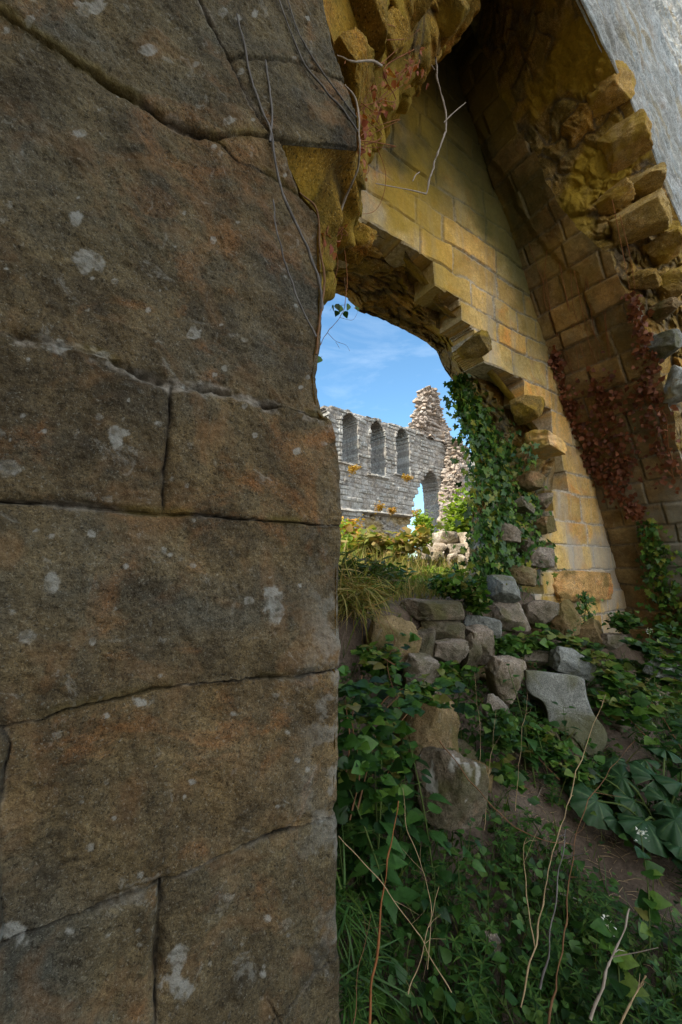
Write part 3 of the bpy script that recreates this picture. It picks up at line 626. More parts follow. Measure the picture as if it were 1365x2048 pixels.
bl = bl*(1-.62*sstep(2.7, 3.2, SEC[..., 2]))+.028*np.maximum(fbm(p*3.1, 641, 4), -.2)*am*sstep(2.6, 3.1, SEC[..., 2])
SEC = SEC+bl[..., None]*np.array([-.75, -.35, -.5])
hang = sstep(2.4, 3.2, SEC[..., 2])
grid('rubble_core', uvz(SEC[..., 0], SEC[..., 1], SEC[..., 2]), M['rubble'], va, {'tone': cid, 'joint': .8*sstep(.09, .02, f2-f1), 'lichen': .7*(SEC[..., 2] < 2.2)*sstep(.05, .5, fbm(p*.7, 633, 3)), 'moss': .9*sstep(-.25, .3, fbm(p*.6, 631, 4))*hang})
for q in [(1205, 195, 2.58, .15, .16, .12, .62, .95, 'voussoir'), (1245, 290, 2.68, .12, .17, .10, .58, .5, 'voussoir'), (1288, 368, 2.76, .09, .15, .075, .55, .7, 'voussoir'), (1276, 448, 2.84, .12, .19, .10, .55, .6, 'voussoir'), (1332, 492, 2.92, .09, .13, .085, .5, .5, 'voussoir'), (1350, 562, 3.0, .10, .13, .10, .45, .6, 'voussoir'), (1225, 402, 2.86, .08, .14, .07, .6, .5, 'voussoir'), (1330, 690, 2.98, .11, .12, .10, .2, .2, 'carved'), (1362, 770, 3.05, .11, .12, .12, .15, .8, 'facing'), (1290, 560, 2.95, .08, .1, .06, .4, .4, 'rubble'), (1330, 620, 3.0, .09, .1, .06, .3, .5, 'rock_warm')]:
    block_at(M[q[8]], va, q[0], q[1], q[2]+.02, q[3]*(1+.2*math.sin(q[1])), q[4], q[5]*(1+.2*math.sin(q[0]*3)), int(q[0]), q[6]+.18*math.sin(q[1]*1.7), q[7], yaw=.22*math.sin(q[0]), box=.66)
kk = np.linspace(0, 1, 150)[:, None, None]**1.6
far = co+np.array([3.2, 0, 0])+np.array([0, 0, 1.6])*sstep(1.0, 2.5, co[:, 2:3])+np.array([-.0, 0, .9])
OF = co[None]*(1-kk)+far[None]*kk; pf = np.stack([OF[..., 0]*1.0, OF[..., 2]*1.0, 0*OF[..., 0]], -1)
# tooling scored along the bedding, roughly parallel with the arch edge
along = np.stack([(OF[..., 0]+OF[..., 2]*-.25)*5, (OF[..., 2]+OF[..., 0]*.62)*26, 0*OF[..., 0]], -1)
rf = .018*fbm(along, 701, 4)+.02*fbm(pf*3, 711, 4)
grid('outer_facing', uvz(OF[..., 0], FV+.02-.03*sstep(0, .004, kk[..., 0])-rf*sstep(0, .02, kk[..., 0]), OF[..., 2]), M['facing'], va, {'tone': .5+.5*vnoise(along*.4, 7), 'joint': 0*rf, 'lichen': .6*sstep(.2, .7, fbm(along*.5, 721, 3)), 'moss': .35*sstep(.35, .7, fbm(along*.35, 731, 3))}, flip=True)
# tall wall added out of frame at left to block sun from the recess
bu = thing('added_shade_wall', 'unseen tall ashlar wall added at far left to block the sun', 'wall', tuple(uvz(-2.5, -1.5, -1.4)))
a_, b_ = np.meshgrid(np.linspace(0, 1, 60), np.linspace(-1.6, 12.4, 140)); Pq = np.stack([a_*5.2, b_, 0*a_], -1)
dq, iq, *_r = ashlar(Pq[..., 0], Pq[..., 1], .34, .6, 77); rq = (iq-.5)*.03-.012*np.exp(-(dq/.02)**2)+.02*fbm(Pq*3, 7, 3)
PB1 = uvz(-2.05+rq, .95-a_*5.2, b_); PB2 = uvz(-3.0, .95-a_*5.2, b_)
vb, fb_ = slab_from_mask(PB1, PB2, np.ones((139, 59), bool)); A = ZERO(len(vb)); A['tone'] = tw(iq); A['joint'] = tw(.6*sstep(.02, .01, dq))
mesh_np('masonry', vb, fb_, M['wall'], bu, A)

# ------------------------------------------------------------------ the far abbey wall with its lancets
RA = R(49.0); RU = np.array([math.sin(RA), math.cos(RA), 0]); RV = np.array([-math.cos(RA), math.sin(RA), 0])
DR = float((ray(690, 1000)*(17/ray(690, 1000)[1]))@RV)
def pr(px, py, v=0.0):
    r = ray(px, py); q = r*((DR+v)/(r@RV)); return np.array([q@RU, q[2]])
def rp(s, v, z):
    s, v, z = np.broadcast_arrays(np.asarray(s, float), np.asarray(v, float), np.asarray(z, float))
    return s[..., None]*RU+(DR+v)[..., None]*RV+np.stack([0*z, 0*z, z+CAMZ], -1)
GZ = .02                                             # ground under the abbey wall (relative to the eye)
s0 = pr(560, 1000)[0]; s1 = pr(1010, 1000)[0]; sa = np.arange(s0-7.5, s1, .045); za = np.arange(-.5, 7.6, .045); Sa, Za = np.meshgrid(sa, za)
Pa = np.stack([Sa, Za, 0*Sa], -1)
top_px = [(560, 780), (620, 800), (660, 810), (700, 822), (730, 832), (760, 840), (790, 848), (823, 857), (860, 868), (890, 878), (920, 890), (960, 905), (1010, 925)]
tp = np.array([pr(x, y) for x, y in top_px])
d, ia, ca, cb = ashlar(Sa+.02*fbm(Pa*2, 801, 2), Za+.02*fbm(Pa*2, 803, 2), .21, .40, 88)
topz = np.interp(Sa, tp[:, 0], tp[:, 1])
keepA = (Za < topz+.06*vnoise(Pa*3.3, 805)) & ~((cb > topz-.16) & (ia < .12))
lanc = np.zeros(Sa.shape, bool)
def lancet(xl, xr, ysill, yspr, yap):
    global lanc
    l = pr(xl, 900)[0]; r = pr(xr, 900)[0]; m = (l+r)/2; zs_ = pr((xl+xr)/2, ysill)[1]; zp = pr((xl+xr)/2, yspr)[1]; zt = pr((xl+xr)/2, yap)[1]
    w = (r-l)/2; x = np.abs(Sa-m)/w; arch = zp+(zt-zp)*np.sqrt(np.clip(1-x**1.9, 0, 1))
    lanc |= (x < 1) & (Za > zs_) & (Za < arch)
    return m, w, zs_, zp, zt
LW = [lancet(683, 716, 926, 856, 826), lancet(741, 769, 950, 872, 842), lancet(793, 818, 950, 885, 857), lancet(937, 957, 955, 918, 893), lancet(628, 655, 905, 838, 806)]
_sp = LW[1][0]-LW[0][0]
for _k in (1, 2, 3, 4):
    _m, _w, _z0, _z1 = LW[4][0]-_sp*_k, LW[4][1], LW[4][2], LW[4][3]; x = np.abs(Sa-_m)/_w; lanc |= (x < 1) & (Za > _z0) & (Za < _z1+(LW[4][4]-_z1)*np.sqrt(np.clip(1-x**1.9, 0, 1))); LW.append((_m, _w, _z0, _z1, LW[4][4]))
dl = pr(846, 1000)[0]; dr_ = pr(881, 1000)[0]; dm = (dl+dr_)/2; x = np.abs(Sa-dm)/((dr_-dl)/2); dsp = pr(862, 985)[1]; dtp = pr(862, 942)[1]
door = (x < 1) & (Za > pr(862, 1088)[1]) & (Za < dsp+(dtp-dsp)*np.sqrt(np.clip(1-x**1.6, 0, 1)))
brk = (ca > pr(822, 1000)[0]) & (ca < dm) & (cb < np.interp(ca, [pr(823, 1000)[0], pr(830, 1000)[0], pr(838, 1000)[0], dm], [pr(838, 1040)[1], pr(841, 1005)[1], pr(845, 966)[1], pr(845, 950)[1]]))
keepA &= ~lanc & ~door & ~(brk & (Za < dtp-.25))
led = [pr(660, 1016), pr(680, 1018), pr(823, 1030), pr(1000, 1050)]; lz = np.interp(Sa, [q[0] for q in led], [q[1] for q in led])
relA = (ia-.5)*.07*sstep(0, .03, d)+.04*fbm(Pa*2.5, 811, 4)-.045*np.exp(-(d/.022)**2)
relA += .12*sstep(lz-.10, lz-.07, Za)*sstep(lz+.05, lz+.0, Za)+.06*sstep(lz+.02, lz-.05, Za)
for (m, w, zs_, zp, zt) in LW:                        # a raised hood round each lancet and plain shafts beside it
    xx = np.abs(Sa-m)/w; out = zp+(zt-zp+.16)*np.sqrt(np.clip(1-(xx/1.28)**1.5, 0, 1)); relA += .05*((xx < 1.28) & (xx >= .98) & (Za > zs_) & (Za < np.maximum(out, zp)))
    relA += .10*((xx < 1.5) & (Za < zs_-.02) & (Za > zs_-.10))
pch = (Sa > pr(728, 1070)[0]) & (Sa < pr(842, 1070)[0]) & (Za < lz-.12)
f1, f2, cid = worley(np.stack([Sa*3.0, Za*5.5, 0*Sa], -1), 820); relA = np.where(pch, -.22+(cid-.5)*.25*sstep(0, .2, f2-f1)+.04*fbm(Pa*4, 822, 3), relA)
frA = rp(Sa, -relA, Za); bkA = rp(Sa, 1.15+.05*fbm(Pa*3, 831, 3), Za)
va_, fa_ = slab_from_mask(frA, bkA, keepA[:-1, :-1])
va_, fa_, aa_ = compact(va_, fa_, {'tone': tw(np.where(pch, .2+.3*cid, ia*.8)), 'joint': tw(.7*sstep(.03, .012, d)), 'lichen': tw(.45*sstep(.0, .45, fbm(Pa*3.2, 841, 4)+.35*np.exp(-((Za-1.9)/1.1)**2)-.1)*(~pch)), 'moss': tw(np.where(pch, .45, 0)*sstep(-.2, .5, fbm(Pa*2, 845, 3)))})
ab = thing('abbey_wall', 'long ruined grey abbey wall with pointed lancet windows seen through the hole', 'abbey wall', tuple(rp((s0+s1)/2, .4, GZ)))
mesh_np('masonry', va_, fa_, M['abbey'], ab, aa_, smooth=False)
def rubble_pile(name, parent, prof, depth0, depth1, mat, seed, cell=4.2, amp=.16):
    """a broken stump of wall: rows of (s_left, s_right, z) give its outline, wrapped round as one rough surface"""
    prof = np.array(prof); n = 110; t = np.linspace(0, len(prof)-1, n); sl_ = np.interp(t, np.arange(len(prof)), prof[:, 0]); sr = np.interp(t, np.arange(len(prof)), prof[:, 1]); zq = np.interp(t, np.arange(len(prof)), prof[:, 2])
    m = 120; a = np.linspace(0, 2*math.pi, m); ca_, sa_ = np.cos(a), np.sin(a); sq = lambda x: np.sign(x)*np.abs(x)**.45
    S_ = (sl_+sr)[:, None]/2+(sr-sl_)[:, None]/2*sq(ca_)[None]; D_ = (depth0+depth1)/2+(depth1-depth0)/2*sq(sa_)[None]+0*S_; Z_ = zq[:, None]+0*S_
    p = np.stack([S_*cell, D_*cell, Z_*cell*1.7], -1); p = p+.2*vnoise(p*1.7, 3)[..., None]; f1, f2, cid = worley(p, seed)
    b = (cid-.4)*amp*1.3*sstep(0, .15, f2-f1)+amp*.5*sstep(0, .3, f2-f1)-amp*.4
    S_ = S_+b*sq(ca_)[None]; D_ = D_+b*sq(sa_)[None]; Z_ = Z_+b*.2
    P = rp(S_, D_, Z_); cap = rp(S_[-1:].mean(1, keepdims=True)+0*S_[-1:], D_[-1:].mean(1, keepdims=True)+0*D_[-1:], Z_[-1:]+.03)
    P = np.concatenate([P, cap]); e = lambda x: np.concatenate([x, x[-1:]])
    return grid(name, P, mat, parent, {'tone': e(cid), 'joint': e(.75*sstep(.12, .03, f2-f1)), 'lichen': 0*e(cid), 'moss': 0*e(cid)}, smooth=False)
def row(xl, xr, y, v=0): return (pr(xl, y, v)[0], pr(xr, y, v)[0], pr((xl+xr)/2, y, v)[1])
rubble_pile('tower_stump', ab, [row(818, 908, 884, .3), row(824, 900, 868, .3), row(829, 894, 856, .3), row(836, 889, 846, .3), row(839, 882, 834, .3), row(843, 877, 822, .3), row(844, 876, 806, .3), row(845, 875, 793, .3), row(849, 871, 784, .3), row(855, 865, 778, .3)], -.05, .85, M['stump'], 901, 3.6, .20)
rubble_pile('broken_return', ab, [row(896, 916, 1120, -.6), row(897, 916, 1030, -.6), row(899, 918, 985, -.6), row(901, 923, 955, -.6), row(904, 925, 930, -.5), row(906, 924, 912, -.5), row(902, 916, 897, -.4), row(898, 908, 884, -.4)], -.95, .1, M['stump'], 911, 3.6, .17)

# the low broken wall standing in the sun just beyond the hole
lw = thing('low_wall', 'low broken wall of pale square stones sunlit beyond the hole beside the ivy', 'low wall', tuple(pg(905, 1160, 5.6)))
for i, (x0, y0, x1, y1, y) in enumerate([(878, 1064, 918, 1087, 5.6), (864, 1086, 893, 1105, 5.5), (893, 1088, 924, 1106, 5.55), (858, 1104, 890, 1122, 5.45), (890, 1106, 908, 1120, 5.5), (906, 1104, 930, 1124, 5.5), (860, 1121, 900, 1142, 5.5), (899, 1122, 940, 1144, 5.5), (862, 1140, 905, 1172, 5.45), (903, 1142, 945, 1176, 5.45), (920, 1066, 950, 1108, 5.65), (926, 1106, 958, 1146, 5.6)]):
    a = pg(x0, y0, y); b = pg(x1, y1, y); c = (a+b)/2
    rock('stone_block', M['low_wall'], lw, c+np.array([0, .12, 0]), ((b[0]-a[0])/2*1.06, .17, (a[2]-b[2])/2*1.08), (0, 0, .25+.1*math.sin(i*5)), 950+i, tone=.4+.5*random.random(), box=.82, chops=3, rough=.05, n=12)

# ------------------------------------------------------------------ fallen stones, each a thing of its own
def fallen(px0, py0, px1, py1, y, seed, mat, label, rot=(0, 0, 0), thick=.8, tone=.5, name='fallen_stone', cat='stone', **kw):
    a = pg(px0, py0, y); b = pg(px1, py1, y); c = (a+b)/2; hw = (b[0]-a[0])/2; hh = (a[2]-b[2])/2
    o = rock(name, M[mat], None, np.array([0, 0, 0]), (hw, (hw+hh)/2*thick, hh), rot, seed, tone, origin=tuple(c+np.array([0, (hw+hh)/2*thick*.5, 0])), **kw)
    return tag(o, label, cat, 'stones fallen from the ruin')
fallen(806, 1198, 926, 1248, 2.55, 1, 'rock', 'flat dark mossy slab lying on top of the rubble heap', (0.1, .02, .1), .9, .25, box=.6)
fallen(848, 1234, 936, 1290, 2.5, 2, 'rock', 'rounded brown block wedged under the mossy slab', (0, .06, -.2), .9, .15, box=.7)
fallen(738, 1238, 842, 1340, 2.25, 3, 'rock_warm', 'yellow leaning slab beside the pier edge under overhanging grass', (.25, .10, .1), .5, .7, box=.7, chops=5)
fallen(826, 1258, 872, 1322, 2.42, 4, 'rock', 'small grey green upright stone left of the rubble heap', (0, .1, .3), .8, .6)
fallen(866, 1282, 936, 1338, 2.42, 5, 'rock_pale', 'pinkish pale cube-like stone low in the rubble heap', (0, -.05, .3), .9, .5, box=.75)
fallen(928, 1268, 962, 1338, 2.48, 6, 'rock', 'narrow brown stone standing at the middle of the rubble heap', (0, .18, .2), .9, .4)
fallen(934, 1236, 1004, 1288, 2.65, 7, 'carved', 'light grey squared stone at the right end of the rubble heap', (0, .12, -.3), .8, .5, box=.75)
fallen(938, 1256, 988, 1334, 2.55, 8, 'rock_pale', 'upright grey stone leaning below the light grey squared stone', (.1, -.08, .2), .8, .4)
fallen(984, 1152, 1044, 1208, 2.9, 9, 'carved', 'grey boulder at the foot of the ivy', (0, .1, .4), .9, .5, chops=8)
fallen(1058, 1202, 1116, 1254, 3.05, 10, 'rock_pale', 'whitish stone under the broken wall end', (0, .1, .2), .9, .8)
fallen(1106, 1202, 1162, 1268, 3.05, 11, 'rock_warm', 'orange tinged stone below the lowest wall course', (.1, -.1, .5), .9, .9)
fallen(978, 1318, 1062, 1402, 2.35, 12, 'rock_pale', 'broken pink stone left of the big grey carved stone', (.1, .15, .3), .8, .85, chops=9)
fallen(1108, 1300, 1200, 1350, 2.75, 13, 'carved', 'small tilted pale slab just behind the carved stone', (.3, .28, .1), .7, .6, box=.7, chops=5)
fallen(842, 1512, 970, 1650, 1.66, 15, 'rock', 'round greenish boulder with white bird droppings among nettles', (.1, .1, .2), .8, .35, box=.45, chops=6, drop=True)
fallen(796, 1392, 926, 1545, 1.95, 16, 'rock_warm', 'tilted buff block half hidden by brambles', (.1, .45, .3), .8, .55, box=.75)
fallen(806, 1316, 892, 1400, 2.2, 17, 'rock_pale', 'pale stone below the rubble heap behind the brambles', (.1, .2, .3), .8, .6)
fallen(972, 1396, 1026, 1466, 2.15, 18, 'rock_pale', 'narrow pale stone in weeds left of the carved stone', (.1, .2, .1), .8, .7)
fallen(1296, 1322, 1372, 1362, 2.6, 19, 'carved', 'pale stone lying in leaves at the right edge', (.1, .25, .2), .8, .6)
fallen(1202, 1268, 1258, 1300, 3.3, 20, 'rock_pale', 'small pale stone in twigs at the vault foot', (.1, .1, .2), .8, .6)
fallen(1046, 1304, 1114, 1336, 2.85, 21, 'rock_pale', 'low flat stone between rubble heap and tilted slab', (.05, .1, .1), .9, .6)
fallen(988, 1204, 1062, 1262, 2.95, 22, 'rock_pale', 'rough pale stone between the grey boulder and the whitish stone', (.05, .1, .6), .9, .5, chops=9)
fallen(1160, 1240, 1216, 1300, 3.3, 23, 'rock_warm', 'brownish stone under the corner of the vault', (.05, .1, .6), .9, .3, chops=9)
fallen(972, 1868, 1006, 1912, 1.4, 24, 'rock_pale', 'small whitish stone in the grass near the camera', (.05, .3, .6), .9, .8)
for i in range(120):                                   # loose rubble filling between the larger stones
    u = 1.55+2.9*rng.random(); v = 1.25+.62*rng.random(); s_ = .018+.055*rng.random()**2
    P = gpt(u, v)+np.array([0, 0, s_*.35])
    o = rock('rubble_stone', M[['rock', 'rock_pale', 'rock_warm'][i % 3]], None, np.zeros(3), (s_*1.25, s_, s_*.8), (rng.random()*.6, rng.random()*.6, rng.random()*3), 60+i % 9, rng.random(), origin=tuple(P), n=10, chops=8)
    tag(o, 'small broken stone in the loose rubble under the hole', 'stone', 'loose rubble under the hole')
# the large grey carved stone, a worked piece with a hollowed side
CY = 2.35
oc = [(1050, 1338), (1100, 1343), (1163, 1353), (1172, 1372), (1177, 1398), (1190, 1430), (1212, 1458), (1216, 1484), (1200, 1512), (1178, 1514), (1160, 1492), (1146, 1476), (1118, 1462), (1098, 1448), (1094, 1424), (1084, 1402), (1062, 1388), (1052, 1372)]
oc3 = np.array([pg(x, y, CY) for x, y in oc]); cc = oc3.mean(0)
ol = smooth_line(np.concatenate([oc3, oc3[:1]])[:, [0, 2]], 5)[:-1]; n = len(ol); cen2 = ol.mean(0); rows_ = []
nv = np.array([-.35, -.86, .36]); nv /= np.linalg.norm(nv)
def ring3(sc, dn):
    q = cen2+(ol-cen2)*sc; P = np.stack([q[:, 0], np.full(n, CY), q[:, 1]], -1); return P+nv*dn
for sc, dn in [(0, .0), (.25, .004), (.5, .006), (.75, .006), (.90, .004), (.965, 0), (.99, -.010), (1.0, -.028), (1.0, -.06), (1.0, -.11), (.99, -.17), (.97, -.23), (.9, -.25), (0, -.25)]: rows_.append(ring3(sc, dn))
PC = np.array(rows_); PC = np.concatenate([PC, PC[:, :1]], 1); PC = PC+nv*(.010*fbm(PC*9, 1001, 4)+.003*fbm(PC*40, 1003, 3))[..., None]
o = grid('carved_stone', PC, M['carved'], None, {'tone': np.full(PC.shape[:2], .5), 'joint': np.zeros(PC.shape[:2]), 'lichen': np.zeros(PC.shape[:2]), 'moss': .7*sstep(-.1, .45, fbm(PC*7, 1011, 4)+.9*sstep(.75, .45, PC[..., 2]))}, origin=tuple(cc))
tag(o, 'large smooth grey carved stone with a hollow side lying in the weeds', 'carved stone')

# ------------------------------------------------------------------ leaves
def leaf_strip(n=7, w=.32, serr=0.0, fold=.10, droop=.25, tip=1.0, base=.12):
    """pointed leaf: left edge, midrib, right edge; along +Y from 0 to 1, droops along Z"""
    t = np.linspace(0, 1, n); hw = w*1.12*np.sin(np.pi*np.clip(t*.94+.06*(1-t), 0, 1)**.68)*(1-.42*t**1.5); hw[0] = base*w; hw[-1] = 0.004
    if serr: hw = hw*(1+serr*np.where(np.arange(n) % 2, 1, -1)*(t > .05)*(t < .98))
    y = t.copy(); z = -droop*t**2; V = []
    for i in range(n):
        V += [(-hw[i], y[i]-(.03 if serr and i % 2 else 0), z[i]+fold*hw[i]/w), (0, y[i], z[i]), (hw[i], y[i]-(.03 if serr and i % 2 else 0), z[i]+fold*hw[i]/w)]
    F = []
    for i in range(n-1): F += [(3*i, 3*i+1, 3*i+4, 3*i+3), (3*i+1, 3*i+2, 3*i+5, 3*i+4)]
    return np.array(V), np.array(F)
T_NET = leaf_strip(21, .34, .15, .08, .30)
T_BRA = leaf_strip(19, .42, .07, .06, .18)
T_OVAL = leaf_strip(6, .40, 0, .08, .2)
T_LONG = leaf_strip(5, .10, 0, .03, .12)
def ivy_leaf():
    ang = np.array([-90, -60, -28, -8, 18, 45, 68, 90, 112, 135, 162, 188, 208, 240])*math.pi/180
    rad = np.array([.10, .38, .46, .30, .52, .34, .42, .72, .42, .34, .52, .30, .46, .38])
    V = [(0, .32, .03)]+[(r*math.cos(a), .32+r*math.sin(a), -.10*r*r) for a, r in zip(ang, rad)]; n = len(ang)
    return np.array(V), np.array([(0, 1+i, 1+(i+1) % n) for i in range(n)])
T_IVY = ivy_leaf()
def blade(k=5, bend=.5, w=.018):
    t = np.linspace(0, 1, k); V = []
    for q in t: V += [(-w*(1-q**1.5)-.0006, q*(1-.18*bend*q), -bend*q**2), (w*(1-q**1.5)+.0006, q*(1-.18*bend*q), -bend*q**2)]
    return np.array(V), np.array([(2*i, 2*i+1, 2*i+3, 2*i+2) for i in range(k-1)])
T_BL = blade()
def rdirs(n, up=.2, spread=1.0):
    d = rng.normal(size=(n, 3)); d[:, 2] = d[:, 2]*.4*spread+up; return d/np.linalg.norm(d, axis=1)[:, None]
UPV = lambda n, j=.35: np.array([0, 0, 1.0])+j*rng.normal(size=(n, 3))

def tubes(name, lines, mat, parent=None, origin=None, local=False, n=5):
    s = Soup()
    for i, (ln, r0, r1) in enumerate(lines):
        V, F = tube_arrays(ln, r0, r1, n, .25, i); s.add(V, F, rng.random())
    return s.build(name, mat, parent, True, origin, local)

# nettles ----------------------------------------------------------
def make_nettle(seed, h):
    r = np.random.default_rng(seed); root = thing('nettle_plant', '', 'nettle')
    k = int(h/.042); bend = r.normal(size=2)*.12; t = np.linspace(0, 1, 9)
    line = np.stack([bend[0]*t**2*h, bend[1]*t**2*h, t*h], -1); lines = [(line, .0035, .0018)]
    pos, dirs, size = [], [], []
    for i in range(1, k+1):
        q = (i/k)**.9; c = np.array([np.interp(q, t, line[:, j]) for j in range(3)]); a0 = i*math.pi/2+r.normal()*.25; s_ = .070*(1-.62*max(0, q-.45)/.55)*(.55 if q < .25 else 1)*r.uniform(.8, 1.15)
        for b in (0, math.pi):
            d = np.array([math.cos(a0+b), math.sin(a0+b), r.uniform(-.25, .25)+.35*(q > .85)]); st = c+d*.022
            lines.append((np.array([c, c+d*.012, st]), .0012, .0009)); pos.append(st); dirs.append(d); size.append(s_)
    pos, dirs, size = map(np.array, (pos, dirs, size))
    tubes('stem', lines, M['stem'], root, local=True, n=4)
    scatter('foliage', *T_NET, pos, frames(dirs, np.array([0, 0, 1.])+.25*r.normal(size=dirs.shape)), size, M['nettle'], root, local=True)
    return root
nets = [make_nettle(i, h) for i, h in enumerate((.36, .44, .28))]
def grounded(px, py, lo=.7, hi=9.0):                 # where a sight line meets the ground
    r = ray(px, py)
    for t in np.arange(.3, 14, .01):
        q = r*t; u, v = q@UX, q@VX
        if q[2] < gz(u, v): return u, v
    return None
nspots = []
for (x, y, n_, sx, sy) in [(755, 1740, 8, 50, 50), (850, 1850, 4, 60, 40), (725, 1640, 4, 25, 50), (1000, 1500, 4, 60, 30), (1320, 1480, 5, 60, 50), (960, 1700, 2, 40, 40)]:
    for i in range(n_): nspots.append((x+rng.normal()*sx, y+rng.normal()*sy+60))
first = set()
for i, (x, y) in enumerate(nspots):
    g = grounded(max(x, 690), y)
    if g is None or g[1] < -.02 or (g[0] < .78 and g[1] > .75): continue
    k = i % 3; o = nets[k] if k not in first else copy_tree(nets[k]); first.add(k)
    o.location = tuple(gpt(g[0], g[1])-np.array([0, 0, .02])); o.rotation_euler = (rng.normal()*.1, rng.normal()*.1, rng.random()*6.28); sc = .75+.5*rng.random(); o.scale = (sc, sc, sc)
    tag(o, 'leafy green stinging nettle growing among the weeds below the wall', 'nettle', 'nettles in the foreground')

# brambles -----------------------------------------------------------
def bramble(label, paths, nleaf, size, mat='bramble', group='brambles over the rubble', name='bramble', cat='bramble', spread=.10, stem='brownbark'):
    base = np.array(paths[0][0]); root = thing(name, label, cat, tuple(base), group)
    tubes('stem', [(smooth_line(p, 6), .0032, .0014) for p in paths], M[stem], root)
    pos, dirs = [], []
    for p in paths:
        L_ = smooth_line(p, 10)
        for i in range(int(nleaf*1.5)):
            c = L_[rng.integers(2, len(L_))]; a = rng.random()*6.28; d = np.array([math.cos(a), math.sin(a)-.35, rng.uniform(-.1, .5)]); d /= np.linalg.norm(d)
            e = c+d*rng.uniform(.2, 1)*spread; x = np.cross(d, [0, 0, 1.]); x /= np.linalg.norm(x)+1e-6
            for q in (0, .85, -.85): pos.append(e+rng.normal(size=3)*.003); dirs.append(d*(1 if q == 0 else .45)+x*q)
    pos, dirs = np.array(pos), np.array(dirs); n = len(pos)
    ups = np.array([0, -.45, 1.])+.35*rng.normal(size=(n, 3))
    scatter('foliage', *T_BRA, pos, frames(dirs, ups), size*.78*(.40+.95*rng.random(n)**1.3), M[mat], root, tone=np.clip(np.repeat(rng.random(n//3+1)**1.5, 3)[:n]+.08*rng.normal(size=n), 0, 1))
    return root
def pline(pts): return np.array([pg(x, y, d) for x, y, d in pts])
bramble('bramble with bright three-part leaves hugging the lower pier edge', [pline([(700, 1640, 1.35), (720, 1540, 1.38), (705, 1440, 1.42), (725, 1350, 1.5)]), pline([(715, 1620, 1.4), (745, 1500, 1.45), (765, 1430, 1.5), (800, 1390, 1.55)]), pline([(690, 1560, 1.3), (700, 1480, 1.35), (690, 1400, 1.4)])], 26, .062)
bramble('bramble arching over the buff block with mid green leaves', [pline([(740, 1560, 1.6), (790, 1460, 1.62), (850, 1400, 1.7), (900, 1420, 1.75)]), pline([(740, 1620, 1.5), (770, 1560, 1.55), (800, 1490, 1.6)]), pline([(720, 1480, 1.6), (780, 1390, 1.7), (860, 1370, 1.8), (880, 1390, 1.8)])], 24, .06)
bramble('bramble stem with dark leaves hanging before the yellow slab', [pline([(800, 1420, 1.9), (775, 1330, 1.95), (790, 1280, 1.95), (770, 1230, 2.0)]), pline([(790, 1330, 1.95), (740, 1300, 1.9)])], 12, .055)
bramble('low bramble creeping across stones right of the rubble heap', [pline([(1250, 1400, 2.7), (1180, 1310, 2.85), (1110, 1270, 2.9), (1020, 1280, 2.75)]), pline([(1300, 1400, 2.7), (1240, 1330, 2.9), (1150, 1290, 3.0)]), pline([(1130, 1300, 2.9), (1060, 1290, 2.8), (1000, 1310, 2.7)])], 34, .075)
bramble('dense bramble leaves spreading at the right edge', [pline([(1365, 1500, 2.3), (1300, 1400, 2.45), (1230, 1360, 2.55), (1200, 1330, 2.7)]), pline([(1390, 1450, 2.4), (1340, 1340, 2.6), (1280, 1290, 2.8)]), pline([(1300, 1480, 2.3), (1240, 1420, 2.4), (1210, 1390, 2.5)]), pline([(1380, 1400, 2.5), (1320, 1310, 2.7), (1350, 1260, 2.9)])], 44, .075)
bramble('shadowed bramble under the carved stone', [pline([(1120, 1560, 2.05), (1060, 1500, 2.15), (1020, 1470, 2.2)]), pline([(1180, 1560, 2.05), (1130, 1520, 2.15), (1100, 1480, 2.25)]), pline([(1060, 1580, 2.0), (1000, 1540, 2.05), (960, 1500, 2.1)])], 26, .055)

# broad leaved plant --------------------------------------------------
def big_leaf(seed, r0):
    r = np.random.default_rng(seed); a = np.linspace(-math.pi*.94, math.pi*.94, 49); rr_ = np.linspace(0, 1, 12)[:, None]
    rim = (.80+.20*np.cos(a)+.05*np.cos(a*9+seed)+.035*np.cos(a*17))*(1-.10*np.abs(a/math.pi)**8); x = rr_*rim*np.sin(a); y = rr_*rim*np.cos(a)
    P = np.stack([x, y, 0*x], -1)*r0; vein = np.maximum(np.exp(-((np.abs(np.mod(a*3.2+math.pi/2, math.pi)-math.pi/2))/.16)**2)[None]*sstep(0, .2, rr_)*sstep(1.0, .7, rr_), .12*fbm(P*20+seed, seed+4, 3)); z = -.30*r0*(rr_**2)*(1+.3*np.cos(a*2))+.035*r0*np.cos(a*9+seed)*rr_**1.5+.03*r0*fbm(P*9+seed, seed, 3)+.012*r0*np.cos(a*14)*rr_; P[..., 2] = z
    return P.reshape(-1, 3), quads(12, 49), np.clip(.25+.75*vein, 0, 1).ravel()
def broad(label, leaves, base):
    root = thing('broad_leaf_plant', label, 'plant', tuple(base), 'broad leaved plants')
    st = []
    for i, (x, y, dpt, rad, tx, tz) in enumerate(leaves):
        c = pg(x, y, dpt); V, F, tn_ = big_leaf(i+3, rad*.74); dirs = np.array([[math.cos(tz), math.sin(tz), -.15]]); Mx = frames(dirs, np.array([[.1+tx, -.65, 1.]]))[0]
        mesh_np('leaf', V@Mx.T+c, F, M['dock'], root, {'tone': tn_}); st.append((smooth_line([np.array(base), (np.array(base)+c)/2+np.array([0, 0, .06]), c-np.array([0, 0, .003])], 5), .006, .004))
    tubes('stem', st, M['stem'], root)
bs = gpt(*grounded(1330, 1700))
